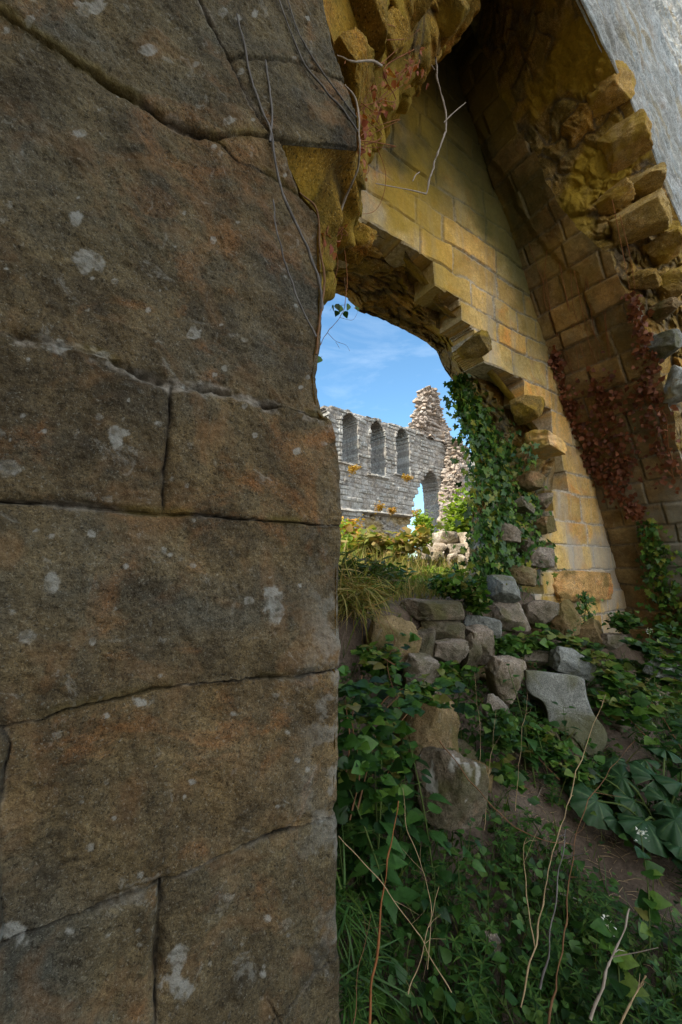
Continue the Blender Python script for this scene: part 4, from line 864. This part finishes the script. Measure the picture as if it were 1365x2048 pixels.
broad('clump of huge round dark green leaves at the right edge', [(1195, 1600, 1.95, .15, .1, 3.6), (1245, 1555, 2.05, .14, 0, 2.6), (1310, 1560, 2.0, .17, .1, .4), (1290, 1640, 1.85, .17, 0, 4.6), (1350, 1640, 1.8, .17, -.1, 5.4), (1365, 1570, 1.95, .17, -.1, 1), (1225, 1520, 2.2, .12, 0, 2), (1160, 1570, 2.1, .10, .1, 3.3), (1330, 1500, 2.2, .14, 0, 1.3), (1390, 1710, 1.7, .15, 0, 5.2), (1180, 1540, 2.12, .10, .2, 2.9), (1270, 1600, 1.98, .12, .1, 3.9), (1235, 1640, 1.9, .09, .2, 4.4), (1330, 1600, 1.92, .13, 0, .2), (1290, 1520, 2.15, .11, -.1, 1.7), (1365, 1690, 1.74, .11, .2, 4.9)], bs)

# grass and low ground cover (nobody could count them) -----------------
def region(n, fn, umin, umax, vmin, vmax):
    u = rng.uniform(umin, umax, n); v = rng.uniform(vmin, vmax, n); k = rng.random(n) < fn(u, v); return u[k], v[k]
PATHL = np.array([grounded(x, y) for x, y in [(1040, 1560), (1110, 1620), (1180, 1690), (1270, 1760), (1365, 1820)]])
def bare(u, v):                                      # 1 on the trodden earth, 0 in the weeds
    d = pdist(np.stack([u, v], -1), PATHL); return sstep(.30, .14, d+.05*vnoise(np.stack([u*5, v*5, 0*u], -1), 9))
def dns(u, v): return np.maximum((1-.93*bare(u, v)), sstep(1.1, .9, u))*sstep(-.6, .1, .9*sstep(1.05, .8, u)+ fbm(np.stack([u*2.3, v*2.3, 0*u], -1), 15, 3)+.15)
u, v = region(34000, lambda u, v: dns(u, v)*np.where(v > 1.5, .35, 1), .56, 4.6, -.5, 1.95); k = ~((u < .75) & (v > .8)); u, v = u[k], v[k]
n = len(u); P = gpt(u, v); dirs = rng.normal(size=(n, 3))*.45; dirs[:, 2] = 1
scg = scatter('grass', *T_BL, P, frames(dirs, np.cross(dirs, rng.normal(size=(n, 3)))), .045+.13*rng.random(n)**1.8, M['grass'], tone=np.clip(rng.random(n)**1.9*.85, 0, 1)); tag(scg, 'short shaded grass between the fallen stones', 'grass', kind='stuff')
u, v = region(30000, lambda u, v: dns(u, v), .62, 4.4, -.5, 1.8); k = ~((u < .72) & (v > .8)); u, v = u[k], v[k]
n = len(u); P = gpt(u, v)+np.array([0, 0, 1])*(.01+.11*rng.random(n)**1.5)[:, None]
scg = scatter('ground_cover', *T_OVAL, P, frames(rdirs(n, .25), UPV(n)), .014+.030*rng.random(n)**1.6, M['cover']); tag(scg, 'small round leaved weeds carpeting the shaded ground', 'weeds', kind='stuff')
# cleavers: whorls of narrow leaves up thin stems
pos, dirs, size, lines = [], [], [], []
u, v = region(420, lambda u, v: dns(u, v)*np.where(v > .9, .4, 1), .7, 3.0, -.45, 1.3)
for a, b in zip(u, v):
    c = gpt(a, b); h = rng.uniform(.07, .21); lean = rng.normal(size=2)*.25
    for q in np.arange(.15, 1.01, .17):
        p0 = c+np.array([lean[0]*q*h, lean[1]*q*h, q*h]); a0 = rng.random()*6
        for j in range(7): pos.append(p0); dirs.append([math.cos(a0+j*.898), math.sin(a0+j*.898), .15]); size.append(.045*(1.15-.5*q))
    lines.append((np.array([c, c+np.array([lean[0]*h*.5, lean[1]*h*.5, h*.5]), c+np.array([lean[0]*h, lean[1]*h, h])]), .0012, .0008))
so_ = scatter('cleavers', *T_LONG, np.array(pos), frames(np.array(dirs), UPV(len(pos), .1)), np.array(size), M['cover']); tag(so_, 'mat of whorled green cleavers over the near ground', 'cleavers', kind='stuff')
st_ = tubes('cleaver_stems', lines, M['stem'], so_, n=4)
# dry litter on the trodden earth
s = Soup()
u, v = region(2600, lambda u, v: .25+.75*bare(u, v), .7, 3.4, -.3, 1.5)
for a, b in zip(u, v):
    c = gpt(a, b)+np.array([0, 0, .004]); an = rng.random()*6.28; l = rng.uniform(.015, .075)*(2.0 if rng.random() < .06 else 1); dv = np.array([math.cos(an), math.sin(an), rng.normal()*.08])*l
    V, F = tube_arrays(np.array([c-dv/2, c+np.array([0, 0, .003])+rng.normal(size=3)*.003, c+dv/2]), .0011, .0008, 3); s.add(V, F, rng.random())
o = s.build('dry_litter', M['tan']); tag(o, 'dry broken stems and straw strewn on the bare earth', 'litter', kind='stuff')

# dry stalks and sticks, one by one ---------------------------------------
def stalk(pts, r0, r1, mat, label, name='dry_stalk', cat='stalk', group='dry stalks in the weeds', k=8, wob=.006):
    L_ = smooth_line(pline(pts), k); L_ = L_+wob*np.stack([vnoise(L_*23+i, 5+i) for i in range(3)], -1)
    q = Soup(); q.add(*tube_arrays(L_, r0*.78, r1*.5, 6, .4, int(pts[0][0])), .5)
    for _k in range(3 if r0 < .0036 else 2):          # short broken side shoots at the nodes
        i = int(rng.integers(len(L_)//3, len(L_)-2)); t = L_[i+1]-L_[i]; t = t/np.linalg.norm(t); d_ = t*.6+rng.normal(size=3)*.55; l_ = rng.uniform(.02, .075)
        q.add(*tube_arrays(np.array([L_[i], L_[i]+d_*l_*.5, L_[i]+d_*l_+rng.normal(size=3)*.006]), r0*.36, r0*.15, 4), .4)
    o = q.build(name, M[mat], None, True, tuple(L_[0])); return tag(o, label, cat, group)
stalk([(735, 2120, 1.05), (748, 1960, 1.1), (765, 1800, 1.16), (783, 1690, 1.2), (797, 1600, 1.24)], .0042, .0025, 'redbark', 'thick reddish brown stalk rising from the bottom near the pier')
stalk([(678, 1672, 1.14), (740, 1740, 1.12), (800, 1815, 1.1), (850, 1890, 1.08), (905, 1985, 1.05)], .0013, .0022, 'tan', 'thin tan stalk slanting down from the pier edge')
stalk([(855, 1935, 1.2), (862, 1820, 1.25), (838, 1720, 1.3), (812, 1650, 1.33), (806, 1575, 1.36)], .0016, .0014, 'tan', 'wavy thin tan stalk between the nettles')
stalk([(1040, 2020, 1.12), (1075, 1870, 1.2), (1098, 1740, 1.28), (1140, 1590, 1.4), (1200, 1420, 1.5), (1210, 1390, 1.52)], .0032, .0016, 'tan', 'tallest brown stalk leaning right across the weeds')
stalk([(1098, 2060, 1.12), (1128, 1860, 1.2), (1142, 1740, 1.26), (1180, 1600, 1.35), (1270, 1480, 1.45)], .0030, .0013, 'brownbark', 'dark brown stalk bending toward the big leaves')
stalk([(1080, 1980, 1.15), (1104, 1840, 1.2), (1128, 1690, 1.28), (1134, 1660, 1.3)], .0032, .002, 'greybark', 'greyish straight stalk in the middle of the stalk cluster')
stalk([(1068, 1900, 1.25), (1054, 1790, 1.3), (1046, 1700, 1.35), (1050, 1675, 1.36)], .0020, .0014, 'tan', 'short pale stalk with a hooked tip')
stalk([(1178, 2030, 1.08), (1205, 1960, 1.1), (1232, 1895, 1.13), (1260, 1814, 1.17)], .0040, .0034, 'palebark', 'bare whitish stick standing in the grass at lower right', 'stick', 'stick')
stalk([(1236, 2060, 1.05), (1268, 1996, 1.08), (1292, 1952, 1.1)], .0032, .0030, 'tan', 'short broken brown stick at the bottom right', 'stick', 'stick')
stalk([(880, 1480, 1.62), (960, 1585, 1.5), (1040, 1660, 1.42), (1100, 1682, 1.4), (1160, 1692, 1.42)], .0028, .0014, 'brownbark', 'dark bramble runner arching before the round boulder')
stalk([(968, 1660, 1.7), (980, 1540, 1.75), (992, 1420, 1.85)], .0014, .0010, 'tan', 'thin upright stalk left of the pink stone')
stalk([(1030, 1620, 1.75), (1042, 1500, 1.8), (1056, 1385, 1.9)], .0016, .0010, 'tan', 'thin upright stalk in front of the pink stone')
stalk([(950, 1600, 1.75), (960, 1480, 1.8), (950, 1345, 1.95)], .0012, .0009, 'tan', 'pale thin stalk before the rubble heap')
stalk([(820, 1995, 1.12), (850, 1890, 1.17), (880, 1770, 1.22)], .0020, .0014, 'tan', 'dull stalk beside the reddish one in the nettles')
stalk([(705, 2060, 1.02), (722, 1940, 1.08), (742, 1830, 1.12)], .0014, .001, 'brownbark', 'thin dark stalk close to the pier base')
def lying(pts, r, mat, label):
    L_ = np.array([gpt(*grounded(x, y))+np.array([0, 0, r]) for x, y in pts]); L_ = smooth_line(L_, 8); L_ = L_+.006*np.stack([vnoise(L_*19+i, 5+i) for i in range(3)], -1)
    V, F = tube_arrays(L_, r, r*.6, 6, .3, int(pts[0][0])); o = mesh_np('stick', V, F, M[mat], None, {'tone': np.full(len(V), .5)}, True, origin=tuple(L_[0])); tag(o, label, 'stick', 'sticks on the ground')
lying([(1070, 1775), (1110, 1790), (1180, 1818)], .0036, 'palebark', 'pale stick lying on the bare earth of the path')
lying([(960, 1905), (1010, 1950), (1090, 2020)], .0032, 'palebark', 'pale stick lying in grass at the bottom centre')
lying([(1110, 1818), (1180, 1812), (1240, 1796)], .0036, 'tan', 'brown twig lying across the edge of the path')
lying([(1060, 1612), (1075, 1598), (1086, 1580)], .003, 'palebark', 'short pale stick lying at the upper end of the path')
# white flowered weeds ------------------------------------------------
def flower_weed(label, x, y, d, xt, yt, dt):
    a = pg(x, y, d); b = pg(xt, yt, dt); root = thing('flowering_weed', label, 'weed', tuple(a), 'white flowering weeds')
    L_ = smooth_line([a, a*.55+b*.45+np.array([.01, 0, .01]), b], 6); tubes('stem', [(L_, .0025, .0015)], M['stem'], root)
    pos = []; dirs = []
    for i in range(12):
        c = L_[rng.integers(2, len(L_)-1)]; t = rng.random()*6.28; pos.append(c); dirs.append([math.cos(t), math.sin(t)-.4, .3])
    scatter('foliage', *T_BRA, np.array(pos), frames(np.array(dirs), UPV(12)), .035+.03*rng.random(12), M['bramble'], root)
    q = b+rng.normal(size=(22, 3))*.010; scatter('flower', *T_OVAL, q, frames(rdirs(22, .5), UPV(22)), .009, M['white'], root)
flower_weed('white flowered weed over the trodden path on the right', 1300, 1900, 1.35, 1282, 1668, 1.5)
flower_weed('white flowered weed below the vault at the right edge', 1310, 1400, 2.5, 1298, 1262, 2.65)
flower_weed('white flowered weed beside the dead stalks near the path edge', 1240, 1990, 1.2, 1215, 1850, 1.3)

# ------------------------------------------------------------------ vegetation beyond the hole
u = rng.uniform(.4, 4.2, 9000); v = 2.12+2.2*rng.random(9000)**1.1; n = len(u); P = gpt(u, v); dirs = rng.normal(size=(n, 3))*.35; dirs[:, 2] = 1
o = scatter('tall_grass', *T_BL, P, frames(dirs, np.cross(dirs, rng.normal(size=(n, 3)))), (.07+.16*rng.random(n))*(1+sstep(2.6, 4, v)), M['tallgrass']); tag(o, 'tall yellow green grass standing beyond the hole', 'grass', kind='stuff')
u = rng.uniform(-2, 14, 16000); v = rng.uniform(4, 13, 16000); n = len(u); P = gpt(u, v); dirs = rng.normal(size=(n, 3))*.4; dirs[:, 2] = 1
o = scatter('meadow_grass', *T_BL, P, frames(dirs, np.cross(dirs, rng.normal(size=(n, 3)))), .25+.35*rng.random(n), M['tallgrass']); tag(o, 'rough sunny meadow grass before the abbey wall', 'grass', kind='stuff')
def bush(label, x, y, d, w, h, n, mat, size, name='bush', cat='bush', group=None, tmpl=T_OVAL, stemmat='brownbark', nst=9, dep=1.0, extra=None):
    base = pg(x, y, d); root = thing(name, label, cat, tuple(base), group); lines = []; pos = []
    for i in range(nst):
        a = rng.random()*6.28; tip = base+np.array([math.cos(a)*w*rng.uniform(.2, 1), math.sin(a)*w*dep*rng.uniform(.2, 1), h*rng.uniform(.6, 1)]); L_ = smooth_line([base+rng.normal(size=3)*np.array([.12, .08, 0])*w, base*.5+tip*.5+np.array([0, 0, h*.12])+rng.normal(size=3)*w*.1, tip], 8); lines.append((L_, .012*w+.001, .003*w+.0006))
        k = n//nst; q = L_[rng.integers(3, len(L_), k)]+rng.normal(size=(k, 3))*np.array([w*.20, w*.2, h*.12]); pos.append(q)
    tubes('stem', lines, M[stemmat], root, n=4); pos = np.concatenate(pos); m = len(pos)
    scatter('foliage', *tmpl, pos, frames(rdirs(m, .2), UPV(m, .5)), size*(.6+.8*rng.random(m)), M[mat], root)
    return root
bush('sunlit yellow green bush beside the ivy under the pale arching canes', 932, 1150, 6.2, .34, 1.25, 2200, 'sunbush', .075, group=None)
bush('bright leafy bush growing in the abbey doorway', 852, 1096, 13, .45, 1.0, 1500, 'sunbush', .11)
bush('dark leafy elder bush in front of the hole sill', 775, 1200, 3.2, .28, .26, 700, 'bramble', .05)
bush('shaded leafy weed clump on the hole sill', 915, 1195, 2.75, .26, .14, 460, 'bramble', .045, 'weed_clump', 'weeds')
bush('leafy shrub rising at the pier edge beyond the hole', 700, 1150, 5.6, .3, .75, 420, 'sunbush', .06)
for i, (x, y, d, w, h, lb) in enumerate([(705, 950, 16.4, .28, .45, 'yellow tuft growing in the first abbey window'), (817, 963, 16.8, .2, .3, 'yellow tuft on the abbey wall between window and doorway'), (758, 1026, 16.6, .26, .4, 'pale orange tuft on the left of the abbey ledge'), (784, 1030, 16.7, .22, .3, 'pinkish tuft in the middle of the abbey ledge'), (834, 1038, 16.6, .26, .4, 'yellow tuft at the abbey ledge end beside the doorway'), (835, 1098, 9, .26, .5, 'big orange tuft below the abbey doorway'), (700, 1085, 6.5, .3, .4, 'yellow flowering tuft close behind the pier edge'), (740, 1110, 8, .3, .35, 'orange brown tuft in the grass left of the dark elder')]):
    bush(lb, x, y, d, w, h, 260, 'tuft', .07, 'plant_tuft', 'plant', 'yellow tufts on and before the abbey wall', T_OVAL, 'tan', 7)
bush('dry brown green grass clump overhanging the yellow slab at the pier edge', 715, 1235, 2.25, .20, .20, 900, 'tallgrass', .17, 'grass_clump', 'grass', None, T_BL, 'tan', 9)
bush('bushy dark green feathery shrub hanging over the yellow slab behind the pier edge', 728, 1240, 2.55, .19, .34, 2200, 'fern', .085, 'weed_clump', 'weeds', None, T_LONG, 'tan', 14)
bush('olive bushy weed clump between the dark elder and the ivy', 835, 1186, 3.9, .22, .13, 420, 'sunbush', .055, 'weed_clump', 'weeds')
bush('brownish seeding weeds standing in the sun behind the dark elder', 770, 1125, 5.2, .5, .42, 700, 'tallgrass', .10, 'weed_clump', 'weeds')
for (bx_, by_, bd_, bw_, bh_, bm_, bl_) in ([(780, 1150, 6.4, .45, .30, 'sunbush', 'bright yellow green weeds in the sun left of the low wall'), (730, 1150, 5.6, .4, .4, 'tallgrass', 'sunlit yellow grass stand right of the leafy pier shrub'), (815, 1172, 5.2, .22, .16, 'tallgrass', 'pale seeding grasses in the sun in front of the low wall'), (700, 1120, 7.5, .6, .5, 'tuft', 'golden flowering weeds far behind the leafy pier shrub'), (880, 1172, 5.2, .3, .16, 'tallgrass', 'short yellow grass at the foot of the low wall')]):
    bush(bl_, bx_, by_, bd_, bw_, bh_, 800, bm_, .07 if bm_ != 'tallgrass' else .14, 'weed_clump', 'weeds', None, T_OVAL if bm_ != 'tallgrass' else T_BL, 'tan')
bush('sunlit low weeds at the base of the ivy beyond the hole', 890, 1172, 4.6, .35, .2, 500, 'sunbush', .05, 'weed_clump', 'weeds')
for (bx_, by_, bd_, bw_, bh_, bm_, bl_) in ([(1165, 1545, 2.15, .10, .08, 'cover', 'low weed clump against the base of the grey carved stone'), (1066, 1482, 2.2, .09, .09, 'bramble', 'dark weed clump in the hollow of the carved stone'), (955, 1215, 2.75, .13, .12, 'bramble', 'leafy weed clump between the mossy slab and the ivy foot'), (1000, 1300, 2.6, .12, .12, 'cover', 'green weed clump at the right end of the rubble heap'), (905, 1372, 2.2, .12, .14, 'bramble', 'leafy weed clump below the pinkish stone of the rubble heap'), (1010, 1490, 1.95, .16, .16, 'cover', 'low weed clump below the narrow pale stone'), (760, 1345, 2.1, .1, .14, 'bramble', 'leafy weed clump at the foot of the yellow slab'), (1130, 1250, 3.1, .12, .10, 'cover', 'small weed clump between the whitish and orange tinged stones'), (1240, 1250, 3.3, .16, .14, 'cover', 'weed clump growing at the foot of the vault')]):
    bush(bl_, bx_, by_+14, bd_, bw_, bh_, 260, bm_, .04, 'weed_clump', 'weeds', None, T_BRA, 'stem')
for (bx_, by_, bd_, bl_) in ([(704, 2030, 1.18, 'long grass clump at the very foot of the pier'), (698, 1860, 1.30, 'long grass clump against the pier below the brambles'), (715, 1945, 1.24, 'arching grass clump between the pier foot and the reddish stalk')]):
    bush(bl_, bx_, by_, bd_, .07, .09, 90, 'cover', .12, 'grass_clump', 'grass', None, T_BL, 'stem', 8)
def arcs(label, items, mat, name, cat, r0=.006):
    base = pline(items[0])[0]; root = thing(name, label, cat, tuple(base)); tubes('stem', [(smooth_line(pline(p), 7), r0, r0*.4) for p in items], M[mat], root, n=4)
arcs('bare pale bramble canes arching above the sunlit bush', [[(945, 1010, 6.4), (915, 960, 6.4), (885, 978, 6.4), (868, 1010, 6.4)], [(950, 1000, 6.4), (930, 950, 6.5), (910, 955, 6.5)], [(948, 980, 6.4), (940, 940, 6.5), (915, 935, 6.5), (905, 960, 6.5)], [(940, 1080, 6.3), (900, 1010, 6.3), (880, 1020, 6.3)]], 'palebark', 'bare_canes', 'canes')

# ------------------------------------------------------------------ climbers
def climber(name, label, cat, pts, n, size, mat, sd, group=None, stem='brownbark', droop=-.9, tmpl=T_IVY, leads=(), push=.05, r0=.004):
    """leaves lying on a wall: pts are (pixel x, y, plane depth v, spread in pixels)"""
    pts = np.array(pts, float); t = rng.random(n)*(len(pts)-1); c = np.stack([np.interp(t, np.arange(len(pts)), pts[:, i]) for i in range(4)], -1)
    xy = c[:, :2]+rng.normal(size=(n, 2))*c[:, 3:4]*np.array([1, .9]); P = np.array([pw(a, b, v_) for (a, b), v_ in zip(xy, c[:, 2])])-VX*(push*rng.random((n, 1)))
    base = pw(*pts[-1, :3]); root = thing(name, label, cat, tuple(base), group)
    ls = [(smooth_line([pw(a+rng.normal()*w*.6, b+rng.normal()*6, v_)-VX*.008 for a, b, v_, w in pts[::-1]], 6), r0, r0*.4) for _ in range(sd)]
    ls += [(smooth_line([pw(*q)-VX*.006 for q in ld], 6), r0*.55, r0*.25) for ld in leads]
    tubes('stem', ls, M[stem], root, n=5)
    dirs = np.array([0, 0, droop])+.55*rng.normal(size=(n, 3)); ups = -VX*1.0+np.array([0, 0, .35])+.45*rng.normal(size=(n, 3))
    scatter('foliage', *tmpl, P, frames(dirs, ups), size*(.55+.8*rng.random(n)), M[mat], root, tone=np.clip(rng.random(n)**1.3, 0, 1))
    return root
climber('ivy', 'thick green ivy hanging down the broken rim of the hole', 'ivy', [(908, 762, 2.36, 6), (918, 800, 2.34, 10), (942, 850, 2.28, 18), (965, 900, 2.2, 26), (990, 960, 2.12, 32), (995, 1020, 2.06, 38), (1000, 1070, 2.03, 40), (985, 1130, 2.06, 30), (970, 1165, 2.1, 18)], 3000, .058, 'ivy', 6, push=.13)
climber('ivy', 'narrow strand of ivy beside the white mortar of the rubble', 'ivy', [(1055, 985, 1.93, 5), (1068, 1030, 1.92, 8), (1062, 1080, 1.92, 12), (1085, 1120, 1.9, 14), (1060, 1150, 1.9, 18)], 170, .055, 'ivy', 2)
climber('ivy', 'sprig of ivy under the orange projecting stone', 'ivy', [(1060, 895, 1.84, 8), (1050, 915, 1.84, 14)], 26, .055, 'ivy', 1)
climber('ivy', 'small ivy patch at the foot of the lowest wall course', 'ivy', [(1168, 1185, 1.78, 8), (1166, 1240, 1.74, 12)], 90, .045, 'ivy', 2)
def hclimb(name, label, cat, pts, n, size, mat, sd, tmpl, push, lines=(), stem='redbark', r0=.0042, group=None):
    """the same on the leaning vault side"""
    pts = np.array(pts, float)
    def hp(x, y, off=.02):
        q = ph(x, y, off); return uvz(*q).reshape(3)
    t = rng.random(n)*(len(pts)-1); c = np.stack([np.interp(t, np.arange(len(pts)), pts[:, i]) for i in range(3)], -1); xy = c[:, :2]+rng.normal(size=(n, 2))*c[:, 2:3]
    P = np.array([hp(min(a, 1480), b, .03+push*rng.random()) for a, b in xy]); root = thing(name, label, cat, tuple(hp(pts[-1, 0], pts[-1, 1])), group)
    ls = [(smooth_line([hp(a+rng.normal()*w*.6, b) for a, b, w in pts[::-1]], 5), r0, r0*.5) for _ in range(sd)]+[(smooth_line([hp(a, b, .012) for a, b in ln], 5), r0*.6, r0*.3) for ln in lines]
    tubes('stem', ls, M[stem], root, n=4)
    dirs = np.array([0, 0, -.8])+.6*rng.normal(size=(n, 3)); ups = -UX*.9-VX*.3+np.array([0, 0, -.2])+.5*rng.normal(size=(n, 3))
    scatter('foliage', *tmpl, P, frames(dirs, ups), size*(.55+.8*rng.random(n)), M[mat], root)
hclimb('ivy', 'green ivy climbing the vault foot at the right edge', 'ivy', [(1296, 1045, 10), (1308, 1100, 16), (1318, 1160, 22), (1345, 1210, 26), (1350, 1260, 34), (1350, 1300, 30)], 520, .055, 'ivy', 4, T_IVY, .06)
BL = lambda k: [[(1065+i*27+rng.normal()*8, 470+30*rng.random()+i*12), (1080+i*27+rng.normal()*10, 600+i*8), (1100+i*25+rng.normal()*14, 740), (1130+i*22+rng.normal()*16, 880)][:2+rng.integers(1, 3)] for i in range(k)]
hclimb('dead_creeper', 'dead brown creeper running down the corner of the vault', 'creeper', [(1108, 690, 4), (1118, 760, 8), (1140, 820, 13), (1165, 880, 18), (1195, 930, 18), (1225, 970, 14), (1262, 1010, 10), (1280, 1035, 6)], 520, .042, 'dead', 4, T_OVAL, .05, BL(6))
hclimb('dead_creeper', 'dead brown creeper strand hanging at the far right of the vault', 'creeper', [(1262, 590, 6), (1280, 650, 10), (1295, 720, 12), (1290, 790, 16), (1300, 830, 22), (1320, 900, 26), (1345, 960, 24)], 380, .042, 'dead', 3, T_OVAL, .05, [[(1225, 400), (1245, 500), (1262, 590)], [(1240, 430), (1262, 520), (1275, 620)]])
hclimb('dead_creeper', 'widest patch of dead brown creeper across the middle of the vault', 'creeper', [(1215, 760, 16), (1200, 800, 26), (1215, 850, 26), (1230, 900, 18), (1255, 950, 12)], 330, .042, 'dead', 3, T_OVAL, .05, [[(1110, 480), (1135, 600), (1170, 720), (1200, 800)], [(1140, 500), (1165, 620), (1190, 740)], [(1170, 520), (1185, 640), (1205, 760)], [(1200, 560), (1212, 660), (1225, 780)], [(1090, 540), (1110, 660), (1150, 760), (1180, 850)]])
# bare vine stems on the pier
def vine(pts, r0, r1, mat, label, v=None):
    L_ = smooth_line(np.array([pw(x, y, (FV-.018 if v is None else v[i])) for i, (x, y) in enumerate(pts)]), 9); L_ = L_+.003*np.stack([vnoise(L_*31+i*7, 5+i) for i in range(3)], -1)*(0.8)
    V, F = tube_arrays(L_, r0*1.35, r1*1.45, 7, .3, int(pts[0][1]+pts[0][0])); o = mesh_np('vine_stem', V, F, M[mat], None, {'tone': np.full(len(V), .5)}, True, origin=tuple(L_[-1])); return tag(o, label, 'vine', 'bare vine stems on the stone')
vine([(475, 28), (490, 95), (505, 165), (525, 222), (543, 262), (552, 330), (570, 400), (600, 462), (625, 522), (642, 575), (644, 620)], .0021, .0030, 'greybark', 'long grey vine stem running down the whole pier from its fork')
vine([(530, 120), (540, 180), (545, 235), (541, 282)], .0018, .0024, 'greybark', 'short grey vine stem joining the fork above the wedge stone')
vine([(553, -20), (580, 60), (612, 132), (652, 182), (692, 226), (716, 262)], .0018, .0024, 'greybark', 'grey vine stem crossing the top stone to its right corner')
vine([(568, -20), (600, 70), (642, 140), (690, 205), (713, 235)], .0015, .0020, 'greybark', 'thinner vine stem parallel to the one crossing the top stone')
vine([(547, 398), (552, 450), (570, 522), (590, 582), (612, 632), (634, 675)], .0014, .0022, 'greybark', 'thin grey vine stem low on the big pier stone')
vine([(600, 386), (634, 420), (641, 500), (650, 562), (640, 640), (634, 710)], .0020, .0024, 'brownbark', 'brown vine stem following the pier edge below the overhang')
vine([(690, 170), (714, 205), (719, 290), (718, 330), (706, 362), (690, 400), (672, 450)], .0020, .0030, 'palebark', 'pale twisted vine stem hanging from the overhang corner', [.90, .90, .91, .95, .99, 1.05, 1.1])
vine([(668, 110), (705, 122), (740, 122), (764, 132)], .0018, .0030, 'palebark', 'pale broken twig sticking out under the arch', [1.0, .98, .97, .97])
def branch(label, main, twigs, mat, name, cat, r0, leaves=None):
    root = thing(name, label, cat, tuple(pw(*main[0]))); L_ = smooth_line([pw(*q) for q in main], 8); L_ = L_+.004*np.stack([vnoise(L_*27+i, 5+i) for i in range(3)], -1)
    tubes('stem', [(L_, r0, r0*.8)]+[(smooth_line([pw(*q) for q in tw_], 6), r0*.55, r0*.3) for tw_ in twigs], M[mat], root, n=6)
    if leaves:
        P = np.array([pw(*q) for q in leaves]); n = len(P); scatter('foliage', *T_OVAL, P, frames(np.array([[0, 0, -1.]])+.5*rng.normal(size=(n, 3)), -VX+.4*rng.normal(size=(n, 3))), .032, M['bramble'], root)
branch('dead grey branch dangling in an L shape under the dark vault', [(862, 82, 1.3), (872, 115, 1.29), (876, 165, 1.28), (890, 215, 1.27), (891, 262, 1.26), (874, 312, 1.25), (862, 352, 1.24), (853, 388, 1.23)], [[(853, 388, 1.23), (830, 382, 1.23), (800, 376, 1.24), (752, 367, 1.24)], [(888, 245, 1.26), (908, 225, 1.25), (932, 205, 1.25)], [(870, 140, 1.29), (850, 110, 1.3), (846, 88, 1.31)], [(826, 362, 1.23), (832, 350, 1.23), (840, 344, 1.23)]], 'palebark', 'hanging_branch', 'branch', .0060)
branch('thin twig with a few green leaves hanging across the sky in the hole', [(690, 555, 1.35), (692, 600, 1.33), (680, 635, 1.31), (655, 665, 1.28), (636, 700, 1.25)], [[(680, 635, 1.31), (705, 640, 1.3), (716, 625, 1.3)], [(655, 665, 1.28), (672, 682, 1.28), (692, 690, 1.28), (700, 702, 1.28)], [(690, 610, 1.33), (668, 612, 1.33), (660, 622, 1.33)], [(672, 684, 1.28), (680, 697, 1.28)], [(636, 720, 1.25), (645, 712, 1.25)]], 'brownbark', 'twig', 'twig', .0016, [(664, 612, 1.32), (672, 608, 1.32), (684, 612, 1.32), (698, 608, 1.32), (712, 612, 1.32), (690, 622, 1.32), (642, 714, 1.24), (676, 622, 1.31)])
# rusty creeper tangled under the broken arch
root = thing('tangled_creeper', 'tangle of thin stems and rusty red leaves under the broken arch', 'creeper', tuple(pw(660, 480, 1.15))); ls = []
AN = [(660, 500, 1.18), (655, 455, 1.12), (668, 420, 1.12), (690, 360, 1.12), (720, 300, 1.10), (735, 240, 1.12), (760, 190, 1.14), (790, 150, 1.18), (840, 110, 1.22), (700, 180, 1.05), (720, 120, 1.04), (680, 110, 1.02), (830, 60, 1.15)]
for i in range(38):
    a = rng.integers(0, len(AN)-1); b = min(len(AN)-1, a+rng.integers(1, 3)); q = [np.array(AN[a])+rng.normal(size=3)*np.array([12, 12, .02])]
    for t in (.3, .6): q.append(np.array(AN[a])*(1-t)+np.array(AN[b])*t+rng.normal(size=3)*np.array([26, 26, .03]))
    q.append(np.array(AN[b])+rng.normal(size=3)*np.array([14, 14, .02])); ls.append((smooth_line([pw(*k_) for k_ in q], 8), rng.uniform(.0014, .0032), .0010))
for q in [[(740, 260, 1.15), (772, 350, 1.2), (752, 420, 1.25), (690, 428, 1.2)], [(658, 470, 1.15), (676, 520, 1.18), (668, 570, 1.2)], [(690, 500, 1.2), (695, 560, 1.22), (690, 610, 1.22)]]: ls.append((smooth_line([pw(*k_) for k_ in q], 8), .0016, .0012))
tubes('stem', ls, M['redbark'], root, n=5)
t = rng.random(190)*9; c = np.stack([np.interp(t, np.arange(len(AN)), np.array(AN)[:, i]) for i in range(3)], -1)+rng.normal(size=(190, 3))*np.array([16, 20, .02]); P = np.array([pw(*k_) for k_ in c])
scatter('foliage', *T_OVAL, P, frames(np.array([[0, 0, -.6]])+.6*rng.normal(size=(190, 3)), -VX+.6*rng.normal(size=(190, 3))), .020+.02*rng.random(190), M['rust'], root)
